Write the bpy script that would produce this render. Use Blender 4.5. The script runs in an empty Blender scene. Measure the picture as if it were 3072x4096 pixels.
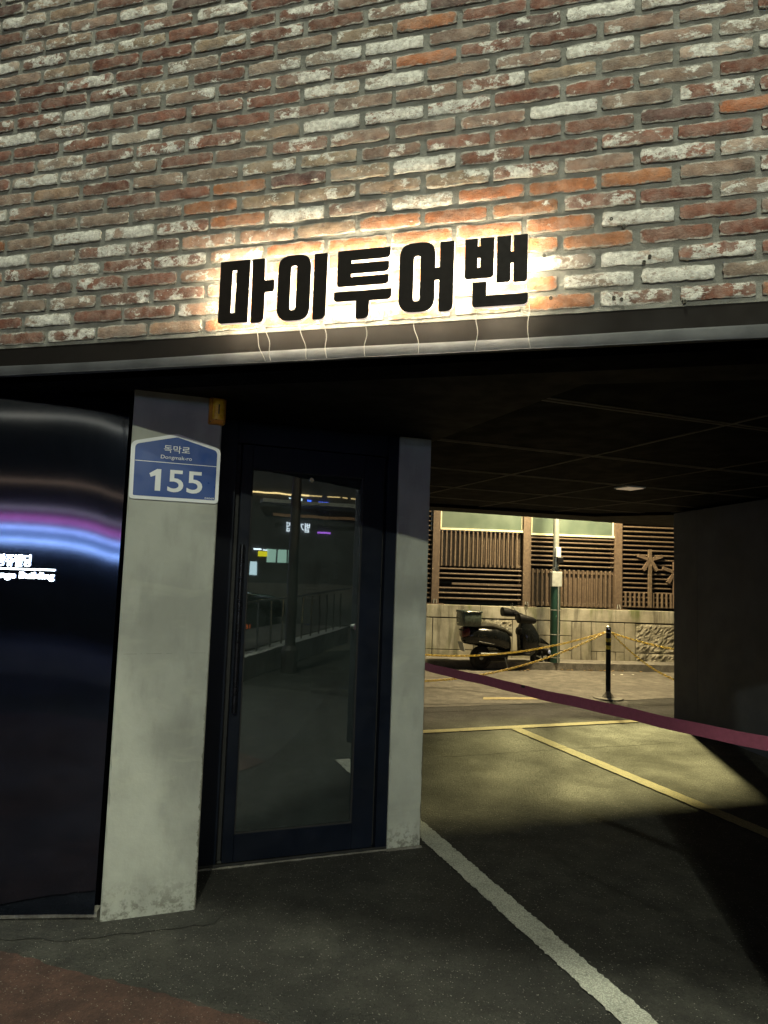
import bpy, bmesh, math, random
from math import sin, cos, pi, radians
from mathutils import Vector, Matrix
random.seed(7)
SC = bpy.context.scene
COL = SC.collection

# ------------------------------------------------------------ camera
PITCH, ROLL = radians(4.987), radians(1.960)
cam = bpy.data.cameras.new('camera'); camo = bpy.data.objects.new('camera', cam); COL.objects.link(camo)
cam.sensor_fit = 'VERTICAL'; cam.sensor_height = 24.0; cam.sensor_width = 18.0
cam.lens = 2793.0 / 4096.0 * 24.0
cam.clip_start = 0.05; cam.clip_end = 600
_f = Vector((0, cos(PITCH), sin(PITCH))); _r0 = Vector((1, 0, 0)); _d0 = Vector((0, sin(PITCH), -cos(PITCH)))
_r = _r0 * cos(ROLL) - _d0 * sin(ROLL); _d = _r0 * sin(ROLL) + _d0 * cos(ROLL)
camo.matrix_world = Matrix(((_r.x, -_d.x, -_f.x, 0), (_r.y, -_d.y, -_f.y, 0), (_r.z, -_d.z, -_f.z, 1.6), (0, 0, 0, 1)))
SC.camera = camo

# ------------------------------------------------------------ night sky, exposure
W = bpy.data.worlds.new('World'); SC.world = W; W.use_nodes = True
_n = W.node_tree.nodes; _l = W.node_tree.links; _n.clear()
_sky = _n.new('ShaderNodeTexSky'); _sky.sky_type = 'NISHITA'; _sky.sun_disc = False
_sky.sun_elevation = radians(-9); _sky.sun_rotation = radians(200)
_bg = _n.new('ShaderNodeBackground'); _bg.inputs[1].default_value = 0.05
_glow = _n.new('ShaderNodeBackground'); _glow.inputs[0].default_value = (0.90, 1.0, 0.98, 1); _glow.inputs[1].default_value = 0.046
_ad = _n.new('ShaderNodeAddShader'); _o = _n.new('ShaderNodeOutputWorld')
_l.new(_sky.outputs[0], _bg.inputs[0]); _l.new(_bg.outputs[0], _ad.inputs[0]); _l.new(_glow.outputs[0], _ad.inputs[1]); _l.new(_ad.outputs[0], _o.inputs[0])
SC.view_settings.view_transform = 'Standard'; SC.view_settings.look = 'None'
SC.view_settings.exposure = 0.0; SC.view_settings.gamma = 1.0
SC.view_settings.use_curve_mapping = False
SC.cycles.sample_clamp_indirect = 8.0

# lamp powers (each lamp's light is made in its own builder)
P_NEAR, P_FAR, P_HIGH = 140, 1850, 2100            # street lamps on this side and across the road
P_ALLEY, P_FLOOD = 2000, 80000        # the two lamps of the alley
C_STREET = (0.95, 1.0, 0.77)
C_ALLEY = (1.0, 0.80, 0.45)
C_FLOOD = (1.0, 0.88, 0.38)
SIGN_BACK, SIGN_RIM, SIGN_SIDE = 9.0, 135.0, .75

# ------------------------------------------------------------ frames
class Fr:
    def __init__(s, ox, oy, deg):
        s.o = Vector((ox, oy, 0)); s.a = radians(deg); s.m = Matrix.Translation(s.o) @ Matrix.Rotation(s.a, 4, 'Z')
    def w(s, x, y, z=0): return s.m @ Vector((x, y, z))
FW = Fr(0, 0, 0)
FA = Fr(0, 0, 20.325)            # door wall and parking grid: x along the door wall, y away
FF = Fr(-0.02, 2.529, -15.291)   # brick front: x along the wall, y into it
FG = Fr(3.117, 12.97, 4.5)       # retaining wall at the back of the alley
FP = Fr(-1.232, 3.293, 5.815)    # polished panel left of the pillar

# ------------------------------------------------------------ materials
def new_mat(name):
    m = bpy.data.materials.new(name); m.use_nodes = True
    nt = m.node_tree; b = nt.nodes['Principled BSDF']
    return m, nt, b
def N(nt, t, **kw):
    n = nt.nodes.new(t)
    for k, v in kw.items():
        if k in n.inputs.keys() if hasattr(n.inputs, 'keys') else False: n.inputs[k].default_value = v
        else: setattr(n, k, v)
    return n
def noise(nt, vec, scale, detail=5, rough=.55, dist=0.0):
    n = nt.nodes.new('ShaderNodeTexNoise'); n.inputs['Scale'].default_value = scale; n.inputs['Detail'].default_value = detail
    n.inputs['Roughness'].default_value = rough; n.inputs['Distortion'].default_value = dist
    if vec is not None: nt.links.new(vec, n.inputs['Vector'])
    return n.outputs['Fac']
def ramp(nt, fac, lo, hi, a=0.0, b=1.0, smooth=True):
    n = nt.nodes.new('ShaderNodeMapRange'); n.interpolation_type = 'SMOOTHSTEP' if smooth else 'LINEAR'
    for i, v in ((1, lo), (2, hi), (3, a), (4, b)):
        if isinstance(v, (int, float)): n.inputs[i].default_value = v
        else: nt.links.new(v, n.inputs[i])
    nt.links.new(fac, n.inputs[0]); return n.outputs[0]
def math_(nt, op, a, b=None):
    n = nt.nodes.new('ShaderNodeMath'); n.operation = op
    for i, v in enumerate((a, b)):
        if v is None: continue
        if isinstance(v, (int, float)): n.inputs[i].default_value = v
        else: nt.links.new(v, n.inputs[i])
    return n.outputs[0]
def mix(nt, fac, a, b, mode='MIX'):
    n = nt.nodes.new('ShaderNodeMix'); n.data_type = 'RGBA'; n.blend_type = mode
    for i, v in ((0, fac), (6, a), (7, b)):
        if isinstance(v, (int, float)): n.inputs[i].default_value = v
        elif isinstance(v, tuple): n.inputs[i].default_value = v if len(v) == 4 else (*v, 1)
        else: nt.links.new(v, n.inputs[i])
    return n.outputs[2]
def bump(nt, b, h, strength=.5, dist=.01):
    n = nt.nodes.new('ShaderNodeBump'); n.inputs['Strength'].default_value = strength; n.inputs['Distance'].default_value = dist
    nt.links.new(h, n.inputs['Height']); nt.links.new(n.outputs[0], b.inputs['Normal']); return n
def coord(nt, kind='Object'):
    return nt.nodes.new('ShaderNodeTexCoord').outputs[kind]
def geopos(nt): return nt.nodes.new('ShaderNodeNewGeometry').outputs['Position']
def scaled(nt, vec, sx, sy, sz):
    n = nt.nodes.new('ShaderNodeMapping'); n.inputs['Scale'].default_value = (sx, sy, sz); nt.links.new(vec, n.inputs[0]); return n.outputs[0]
def simple(name, col, rough=.6, metal=0.0, var=.15, scale=12, bmp=0.0, spec=.5, emit=None, estr=0, coat=0.0):
    m, nt, b = new_mat(name)
    b.inputs['Roughness'].default_value = rough; b.inputs['Metallic'].default_value = metal; b.inputs['Specular IOR Level'].default_value = spec
    b.inputs['Coat Weight'].default_value = coat
    v = coord(nt)
    f = noise(nt, v, scale)
    c = mix(nt, ramp(nt, f, .3, .7), tuple(x * (1 - var) for x in col), tuple(min(1, x * (1 + var)) for x in col))
    nt.links.new(c, b.inputs['Base Color'])
    nt.links.new(ramp(nt, noise(nt, v, scale * 2.3), .3, .7, max(.02, rough - .08), min(1, rough + .08)), b.inputs['Roughness'])
    if bmp: bump(nt, b, noise(nt, v, scale * 9), .6, bmp)
    if emit: b.inputs['Emission Color'].default_value = (*emit, 1); b.inputs['Emission Strength'].default_value = estr
    return m
def emissive(name, col, s):
    m, nt, b = new_mat(name); b.inputs['Base Color'].default_value = (*[c * .8 for c in col], 1)
    b.inputs['Emission Color'].default_value = (*col, 1); b.inputs['Emission Strength'].default_value = s; return m

def brick_material():
    m, nt, b = new_mat('reclaimed_brick')
    oi = nt.nodes.new('ShaderNodeObjectInfo'); v = coord(nt)
    off = nt.nodes.new('ShaderNodeVectorMath'); off.operation = 'SCALE'; off.inputs[0].default_value = (37.1, 53.7, 71.3); nt.links.new(oi.outputs['Random'], off.inputs['Scale'])
    ad = nt.nodes.new('ShaderNodeVectorMath'); ad.operation = 'ADD'; nt.links.new(v, ad.inputs[0]); nt.links.new(off.outputs[0], ad.inputs[1])
    p = ad.outputs[0]
    base = oi.outputs['Color']; al = oi.outputs['Alpha']
    t = noise(nt, p, 16, 5, .6)
    c = mix(nt, ramp(nt, t, .28, .72), mix(nt, 1.0, base, (.62, .60, .62, 1), 'MULTIPLY'), mix(nt, 1.0, base, (1.25, 1.2, 1.15, 1), 'MULTIPLY'))
    # dark kiln marks
    k = ramp(nt, noise(nt, p, 30, 6, .65, .4), .60, .72, 0, .55)
    c = mix(nt, k, c, (.06, .035, .03, 1))
    # thin lime haze
    hz = math_(nt, 'MULTIPLY', ramp(nt, noise(nt, p, 19, 8, .72), .34, .72), ramp(nt, al, 0, .8, .30, .60))
    c = mix(nt, hz, c, (.34, .30, .26, 1))
    # flaking whitewash with hard edges: share of the face set per brick
    wn = noise(nt, scaled(nt, p, .7, 1, 1), 12, 11, .70, .15)
    th = ramp(nt, al, 0.0, 1.0, .70, .28, False)
    th2 = math_(nt, 'ADD', th, .05)
    wm = ramp(nt, wn, th, th2)
    fine = ramp(nt, noise(nt, p, 150, 4, .6), .32, .46)
    wm = math_(nt, 'MULTIPLY', wm, math_(nt, 'MAXIMUM', fine, ramp(nt, wn, th2, math_(nt, 'ADD', th2, .12))))
    wc = mix(nt, ramp(nt, noise(nt, p, 60, 4), .3, .7), (.36, .345, .31, 1), (.60, .585, .54, 1))
    c = mix(nt, math_(nt, 'MULTIPLY', wm, .93), c, wc)
    # mortar smeared over the arrises, and pores
    sx = nt.nodes.new('ShaderNodeSeparateXYZ'); nt.links.new(v, sx.inputs[0])
    ed = math_(nt, 'ADD', ramp(nt, math_(nt, 'ABSOLUTE', sx.outputs[2]), .012, .027, 0, .32), ramp(nt, math_(nt, 'ABSOLUTE', sx.outputs[0]), .095, .118, 0, .22))
    sm_ = ramp(nt, math_(nt, 'ADD', ed, noise(nt, p, 26, 8, .7)), .66, .82, 0, .85)
    c = mix(nt, sm_, c, mix(nt, ramp(nt, noise(nt, p, 12, 4), .4, .6), (.15, .147, .13, 1), (.34, .325, .29, 1)))
    vp = nt.nodes.new('ShaderNodeTexVoronoi'); vp.inputs['Scale'].default_value = 130; nt.links.new(p, vp.inputs['Vector'])
    c = mix(nt, math_(nt, 'MULTIPLY', ramp(nt, vp.outputs['Distance'], .10, .25, .8, 0), ramp(nt, noise(nt, p, 33, 3), .5, .6)), c, (.03, .022, .02, 1))
    nt.links.new(c, b.inputs['Base Color']); b.inputs['Roughness'].default_value = .92; b.inputs['Specular IOR Level'].default_value = .15
    h1 = math_(nt, 'ADD', noise(nt, scaled(nt, p, .55, 1, 1), 95, 7, .62, 1.2), math_(nt, 'MULTIPLY', noise(nt, p, 34, 5, .6, .5), 1.3))
    h2 = noise(nt, p, 380, 3, .6)
    h = math_(nt, 'ADD', math_(nt, 'MULTIPLY', h1, .8), math_(nt, 'MULTIPLY', h2, .22))
    h = math_(nt, 'ADD', h, math_(nt, 'MULTIPLY', wm, .16))
    bump(nt, b, h, 1.0, .0048)
    return m
def mortar_material():
    m, nt, b = new_mat('mortar'); v = coord(nt)
    c = mix(nt, ramp(nt, noise(nt, v, 9, 5), .3, .7), (.125, .123, .110, 1), (.195, .192, .172, 1))
    c = mix(nt, ramp(nt, noise(nt, v, 300, 3), .62, .72, 0, .5), c, (.08, .08, .07, 1))
    nt.links.new(c, b.inputs['Base Color']); b.inputs['Roughness'].default_value = .95; b.inputs['Specular IOR Level'].default_value = .1
    bump(nt, b, math_(nt, 'ADD', noise(nt, v, 420, 4), math_(nt, 'MULTIPLY', noise(nt, v, 45, 4), 1.6)), .9, .004)
    return m
def asphalt(name, c0, c1, agg=.35, bm=.004, rough=.82):
    m, nt, b = new_mat(name); v = geopos(nt)
    big = noise(nt, v, 1.1, 6, .6); med = noise(nt, v, 7, 5, .6)
    c = mix(nt, ramp(nt, big, .32, .68), c0, c1)
    c = mix(nt, ramp(nt, med, .35, .65, 0, .7), c, tuple(x * .5 if i < 3 else 1 for i, x in enumerate(c0)))
    c = mix(nt, ramp(nt, noise(nt, v, 2.1, 8, .7), .5, .7, 0, .5), c, tuple(x * 1.7 if i < 3 else 1 for i, x in enumerate(c1)))
    c = mix(nt, ramp(nt, noise(nt, v, 55, 3, .8), .3, .7, 0, .55), c, tuple(x * .4 if i < 3 else 1 for i, x in enumerate(c0)))
    vo = nt.nodes.new('ShaderNodeTexVoronoi'); vo.inputs['Scale'].default_value = 88; nt.links.new(v, vo.inputs['Vector'])
    sp = math_(nt, 'MULTIPLY', ramp(nt, vo.outputs['Distance'], .12, .3, 1, 0), ramp(nt, noise(nt, v, 47, 2), .50, .60))
    c = mix(nt, math_(nt, 'MULTIPLY', sp, agg), c, (.46, .44, .38, 1))
    gl = nt.nodes.new('ShaderNodeTexVoronoi'); gl.inputs['Scale'].default_value = 17; nt.links.new(v, gl.inputs['Vector'])  # sparse pale specks put into the colour as glints
    c = mix(nt, ramp(nt, gl.outputs['Distance'], .03, .08, math_(nt, 'MULTIPLY', ramp(nt, noise(nt, v, 3.1, 6, .7), .50, .66), .55 * min(1, agg * 2)), 0), c, (.34, .33, .29, 1))
    stn = ramp(nt, noise(nt, v, 2.6, 7, .7, .6), .62, .75, 0, .5)
    c = mix(nt, stn, c, tuple(x * .45 for x in c0))
    nt.links.new(c, b.inputs['Base Color'])
    nt.links.new(ramp(nt, big, .3, .7, rough - .14, min(1, rough + .08)), b.inputs['Roughness'])
    b.inputs['Specular IOR Level'].default_value = .4
    h = math_(nt, 'ADD', math_(nt, 'MULTIPLY', ramp(nt, vo.outputs['Distance'], 0, .5), -.7), math_(nt, 'MULTIPLY', noise(nt, v, 60, 6, .7), 1.2))
    bump(nt, b, h, 1.0, bm); return m
def paint(name, col, wear=.5):
    m, nt, b = new_mat(name); v = geopos(nt)
    wn = noise(nt, v, 26, 9, .72, .4)
    c = mix(nt, ramp(nt, noise(nt, v, 5), .3, .7), tuple(x * .8 for x in col), col)
    c = mix(nt, ramp(nt, wn, .55, .66, 0, wear), c, (.055, .052, .045, 1))
    vo = nt.nodes.new('ShaderNodeTexVoronoi'); vo.inputs['Scale'].default_value = 140; nt.links.new(v, vo.inputs['Vector'])
    c = mix(nt, ramp(nt, vo.outputs['Distance'], .3, .6, 0, .45), c, (.10, .095, .08, 1))
    nt.links.new(c, b.inputs['Base Color']); b.inputs['Roughness'].default_value = .8
    bump(nt, b, math_(nt, 'ADD', math_(nt, 'MULTIPLY', vo.outputs['Distance'], -.8), noise(nt, v, 70, 5)), .9, .004); return m
def plaster(name, col):
    m, nt, b = new_mat(name); v = geopos(nt)
    n1 = noise(nt, v, 3.2, 5, .5); n2 = noise(nt, scaled(nt, v, 1, 1, .35), 9, 6, .6)
    c = mix(nt, ramp(nt, n1, .3, .7), tuple(x * .82 for x in col), tuple(x * 1.12 for x in col))
    c = mix(nt, ramp(nt, n2, .46, .75, 0, .42), c, tuple(x * .62 for x in col))
    c = mix(nt, ramp(nt, noise(nt, scaled(nt, v, .5, .5, 1.6), 6, 5, .55, .5), .54, .68, 0, .16), c, (.52, .52, .42, 1))
    c = mix(nt, ramp(nt, noise(nt, v, 40, 5, .7), .70, .76, 0, .6), c, (.16, .155, .13, 1))
    sg = nt.nodes.new('ShaderNodeSeparateXYZ'); nt.links.new(coord(nt, 'Generated'), sg.inputs[0])
    chp = ramp(nt, math_(nt, 'ADD', sg.outputs[0], math_(nt, 'MULTIPLY', noise(nt, v, 22, 6, .7), .13)), 1.045, 1.05)
    c = mix(nt, math_(nt, 'MULTIPLY', chp, ramp(nt, sg.outputs[2], .15, .5, .85, .25)), c, (.17, .165, .135, 1))
    sep = nt.nodes.new('ShaderNodeSeparateXYZ'); nt.links.new(v, sep.inputs[0])
    dirt = math_(nt, 'MULTIPLY', ramp(nt, sep.outputs[2], 0, .2, 1, 0), ramp(nt, noise(nt, v, 28, 6, .7), .46, .60))
    c = mix(nt, math_(nt, 'MULTIPLY', dirt, .75), c, (.10, .095, .075, 1))
    nt.links.new(c, b.inputs['Base Color']); b.inputs['Roughness'].default_value = .85; b.inputs['Specular IOR Level'].default_value = .25
    bump(nt, b, math_(nt, 'ADD', noise(nt, v, 30, 6, .6), math_(nt, 'MULTIPLY', noise(nt, v, 6, 3), 1.5)), .35, .006); return m
def wall_concrete(name, rough_stone=False):
    m, nt, b = new_mat(name); v = geopos(nt)
    c = mix(nt, ramp(nt, noise(nt, v, 2.2, 6, .6), .3, .7), (.21, .195, .15, 1), (.40, .375, .30, 1))
    st = ramp(nt, noise(nt, scaled(nt, v, 1, 1, .12), 7, 6, .65), .46, .66, 0, .75)
    c = mix(nt, st, c, (.09, .085, .062, 1))
    gs = ramp(nt, noise(nt, scaled(nt, v, 1, 1, .2), 4.1, 6, .65), .50, .66, 0, .75)
    sep = nt.nodes.new('ShaderNodeSeparateXYZ'); nt.links.new(v, sep.inputs[0])
    gs = math_(nt, 'MULTIPLY', gs, math_(nt, 'ADD', ramp(nt, sep.outputs[2], .75, 1.1, 0, .7), .35))
    c = mix(nt, gs, c, (.10, .125, .032, 1))
    nt.links.new(c, b.inputs['Base Color']); b.inputs['Roughness'].default_value = .9; b.inputs['Specular IOR Level'].default_value = .2
    h = noise(nt, v, 45, 6, .65)
    if rough_stone:
        h = noise(nt, scaled(nt, v, 1, 1, 1.5), 34, 4, .6, .8); bump(nt, b, h, 1.0, .03)
    else: bump(nt, b, h, .5, .006)
    return m
def wood_material():
    m, nt, b = new_mat('brown_wood'); v = coord(nt)
    oi = nt.nodes.new('ShaderNodeObjectInfo')
    g = noise(nt, geopos(nt), 20, 5, .6)
    c = mix(nt, ramp(nt, g, .3, .7), (.068, .047, .030, 1), (.125, .091, .058, 1))
    c = mix(nt, ramp(nt, oi.outputs['Random'], 0, 1, 0, .35, False), c, (.085, .052, .04, 1))
    nt.links.new(c, b.inputs['Base Color']); b.inputs['Roughness'].default_value = .6
    bump(nt, b, noise(nt, geopos(nt), 160, 4), .3, .002); return m
def panel_material():
    # polished dark sheet steel, brushed upright so reflections draw out sideways
    m, nt, b = new_mat('polished_dark_steel'); v = coord(nt)
    b.inputs['Metallic'].default_value = 1.0
    c = mix(nt, ramp(nt, noise(nt, v, 3), .3, .7), (.065, .08, .125, 1), (.085, .10, .15, 1)); nt.links.new(c, b.inputs['Base Color'])
    b.inputs['Roughness'].default_value = .06
    bump(nt, b, noise(nt, scaled(nt, v, 1.2, 1, .5), 1.5, 1, .2), .3, .012); return m
def glass_pane():
    m, nt, b = new_mat('tinted_glass'); nt.nodes.remove(b)
    out = nt.nodes['Material Output']
    tr = nt.nodes.new('ShaderNodeBsdfTransparent'); tr.inputs[0].default_value = (.34, .37, .38, 1)
    gl = nt.nodes.new('ShaderNodeBsdfGlossy'); gl.inputs['Roughness'].default_value = .012; gl.inputs[0].default_value = (.9, .95, 1, 1)
    lw = nt.nodes.new('ShaderNodeFresnel'); lw.inputs[0].default_value = 3.1
    mx = nt.nodes.new('ShaderNodeMixShader'); nt.links.new(lw.outputs[0], mx.inputs[0]); nt.links.new(tr.outputs[0], mx.inputs[1]); nt.links.new(gl.outputs[0], mx.inputs[2])
    v = coord(nt); bn = nt.nodes.new('ShaderNodeBump'); bn.inputs['Strength'].default_value = .06; bn.inputs['Distance'].default_value = .004
    nt.links.new(noise(nt, v, 3, 2), bn.inputs['Height']); nt.links.new(bn.outputs[0], gl.inputs['Normal'])
    df = nt.nodes.new('ShaderNodeBsdfDiffuse'); df.inputs[0].default_value = (.36, .50, .45, 1)
    m2 = nt.nodes.new('ShaderNodeMixShader'); nt.links.new(ramp(nt, noise(nt, v, 5, 5), .3, .7, .018, .04), m2.inputs[0]); nt.links.new(mx.outputs[0], m2.inputs[1]); nt.links.new(df.outputs[0], m2.inputs[2])
    nt.links.new(m2.outputs[0], out.inputs[0]); return m
def frosted():
    m, nt, b = new_mat('frosted_green_glass'); v = geopos(nt)
    c = mix(nt, ramp(nt, noise(nt, v, 2.2, 3), .3, .7), (.075, .105, .083, 1), (.125, .160, .128, 1)); nt.links.new(c, b.inputs['Base Color'])
    b.inputs['Roughness'].default_value = .28; b.inputs['Transmission Weight'].default_value = .12; b.inputs['IOR'].default_value = 1.45; return m

M = {}
M['brick'] = brick_material(); M['mortar'] = mortar_material()
M['steel'] = simple('grey_painted_steel', (.042, .043, .047), .6, 0, .2, 8, .0008, .2)
M['flat_black'] = simple('matte_black', (.0018, .0018, .003), .9, 0, .2, 5, 0, .03)  # near-black, also stands in for the shade in the lintel recess
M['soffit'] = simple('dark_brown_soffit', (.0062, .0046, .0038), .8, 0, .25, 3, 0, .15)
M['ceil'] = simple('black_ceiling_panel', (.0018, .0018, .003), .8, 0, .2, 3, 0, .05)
M['ceil_joint'] = simple('ceiling_joint', (.11, .095, .08), .7)
M['plaster'] = plaster('grey_plaster', (.36, .37, .325))
M['plaster_line'] = simple('plaster_line', (.22, .22, .19), .9)
M['asphalt'] = asphalt('asphalt', (.036, .035, .031, 1), (.062, .060, .050, 1), .75, .010)
M['asphalt_patch'] = asphalt('asphalt_patch', (.030, .030, .027, 1), (.050, .048, .041, 1), .65, .009)
M['alley'] = asphalt('alley_pavement', (.13, .12, .10, 1), (.22, .205, .175, 1), .25, .002, .8)
M['red_pave'] = asphalt('red_asphalt', (.055, .028, .021, 1), (.085, .042, .031, 1), .4, .003)
M['white_line'] = paint('white_line_paint', (.62, .62, .53), .5)
M['yellow_line'] = paint('yellow_line_paint', (.66, .55, .27), .45)
M['aluminium'] = simple('navy_aluminium', (.0035, .0058, .0125), .42, .0, .2, 4, 0, .25)
M['black_rubber'] = simple('black_rubber', (.010, .010, .010), .7, 0, .2, 20)
M['black_bar'] = simple('black_bar', (.006, .006, .009), .3)
M['pane'] = glass_pane(); M['frosted'] = frosted()
M['panel'] = panel_material()
M['letter'] = simple('black_letter_face', (.006, .004, .003), .6, 0, .2, 20, 0, .12)
M['acrylic'] = simple('white_acrylic', (.75, .72, .66), .4, 0, .03, 10, 0, .5, (1.0, .84, .70), SIGN_SIDE)
M['led'] = emissive('led_light', (1.0, .89, .64), SIGN_BACK)
M['led_rim'] = emissive('led_rim_light', (1.0, .89, .64), SIGN_RIM)
M['cable'] = simple('grey_cable', (.13, .125, .115), .5)
M['blue'] = simple('sign_blue', (.012, .055, .235), .35, 0, .05, 6)
M['white'] = simple('white_reflective_paint', (.70, .72, .72), .4, 0, .04, 10)
M['amber'] = simple('amber_plastic', (.85, .50, .03), .3, 0, .1, 25)
M['amber_dark'] = simple('dark_amber_plastic', (.55, .24, .015), .4)  # housing in a darker amber than the lens
M['dark_slot'] = simple('dark_slot', (.03, .02, .01), .6)
M['led_white'] = emissive('cool_white_led', (.80, .92, 1.0), 14.0)
M['tape'] = simple('plum_webbing', (.135, .030, .056), .65, 0, .1, 60, .0005)
M['clad'] = simple('dark_metal_cladding', (.085, .095, .120), .55, 0, .12, 2.5, .001, .25)
M['wall_c'] = wall_concrete('stained_concrete'); M['wall_r'] = wall_concrete('rock_faced_stone', True)
M['groove'] = simple('dark_joint', (.045, .042, .033), .9)
M['wood'] = wood_material()
M['void'] = simple('dark_yard_black', (.004, .004, .004), .9)
M['cream'] = simple('cream_sill', (.62, .58, .40), .5)
M['kerb'] = asphalt('kerb_stone', (.17, .16, .14, 1), (.27, .255, .22, 1), .2, .003)
M['galv'] = simple('galvanised_steel', (.38, .40, .37), .45, .4, .15, 8)
M['green_sleeve'] = simple('green_sleeve', (.010, .048, .032), .5, 0, .15, 6)
M['greybox'] = simple('grey_box', (.42, .44, .41), .5)
M['chain'] = simple('yellow_chain', (.85, .62, .10), .45, 0, .15, 40)
M['yellow'] = simple('yellow_reflective', (.62, .50, .04), .4)
M['chrome'] = simple('chrome', (.65, .65, .62), .15, 1.0, .05, 8)
M['sc_paint'] = simple('dark_scooter_paint', (.006, .007, .007), .22, 0, .1, 6, 0, .35, None, 0, .25)
M['sc_black'] = simple('black_plastic', (.005, .005, .0055), .5, 0, .1, 10, 0, .25)
M['sc_seat'] = simple('olive_seat_vinyl', (.026, .025, .018), .5, 0, .1, 10, 0, .3)
M['tyre'] = simple('tyre_rubber', (.010, .010, .010), .8)
M['box_green'] = simple('grey_green_box', (.055, .072, .062), .28, 0, .1, 6)
M['red_lens'] = simple('dark_red_lens', (.07, .008, .008), .2)
M['pale_blue'] = simple('pale_blue_plastic', (.45, .52, .85), .35)
M['leaf'] = simple('dry_leaf', (.38, .25, .10), .8, 0, .3, 30)
M['litter'] = simple('white_litter', (.7, .69, .62), .7)
M['paper'] = simple('white_paper', (.60, .60, .56), .8, 0, .06, 20)
M['ink'] = simple('dark_ink', (.05, .05, .055), .8)
M['digit'] = emissive('orange_digit', (1.0, .18, .03), 2.6)
M['shop_wall'] = simple('dark_shop_wall', (.06, .065, .07), .7, 0, .2, 2)
M['shop_wall2'] = simple('grey_shop_wall', (.14, .14, .135), .7, 0, .2, 2)
M['ramp'] = simple('pale_concrete', (.42, .42, .38), .8, 0, .15, 3)
M['dark_pole'] = simple('dark_brown_pole', (.03, .022, .018), .6)
M['interior'] = simple('dark_lobby_wall', (.05, .055, .055), .8)

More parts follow.
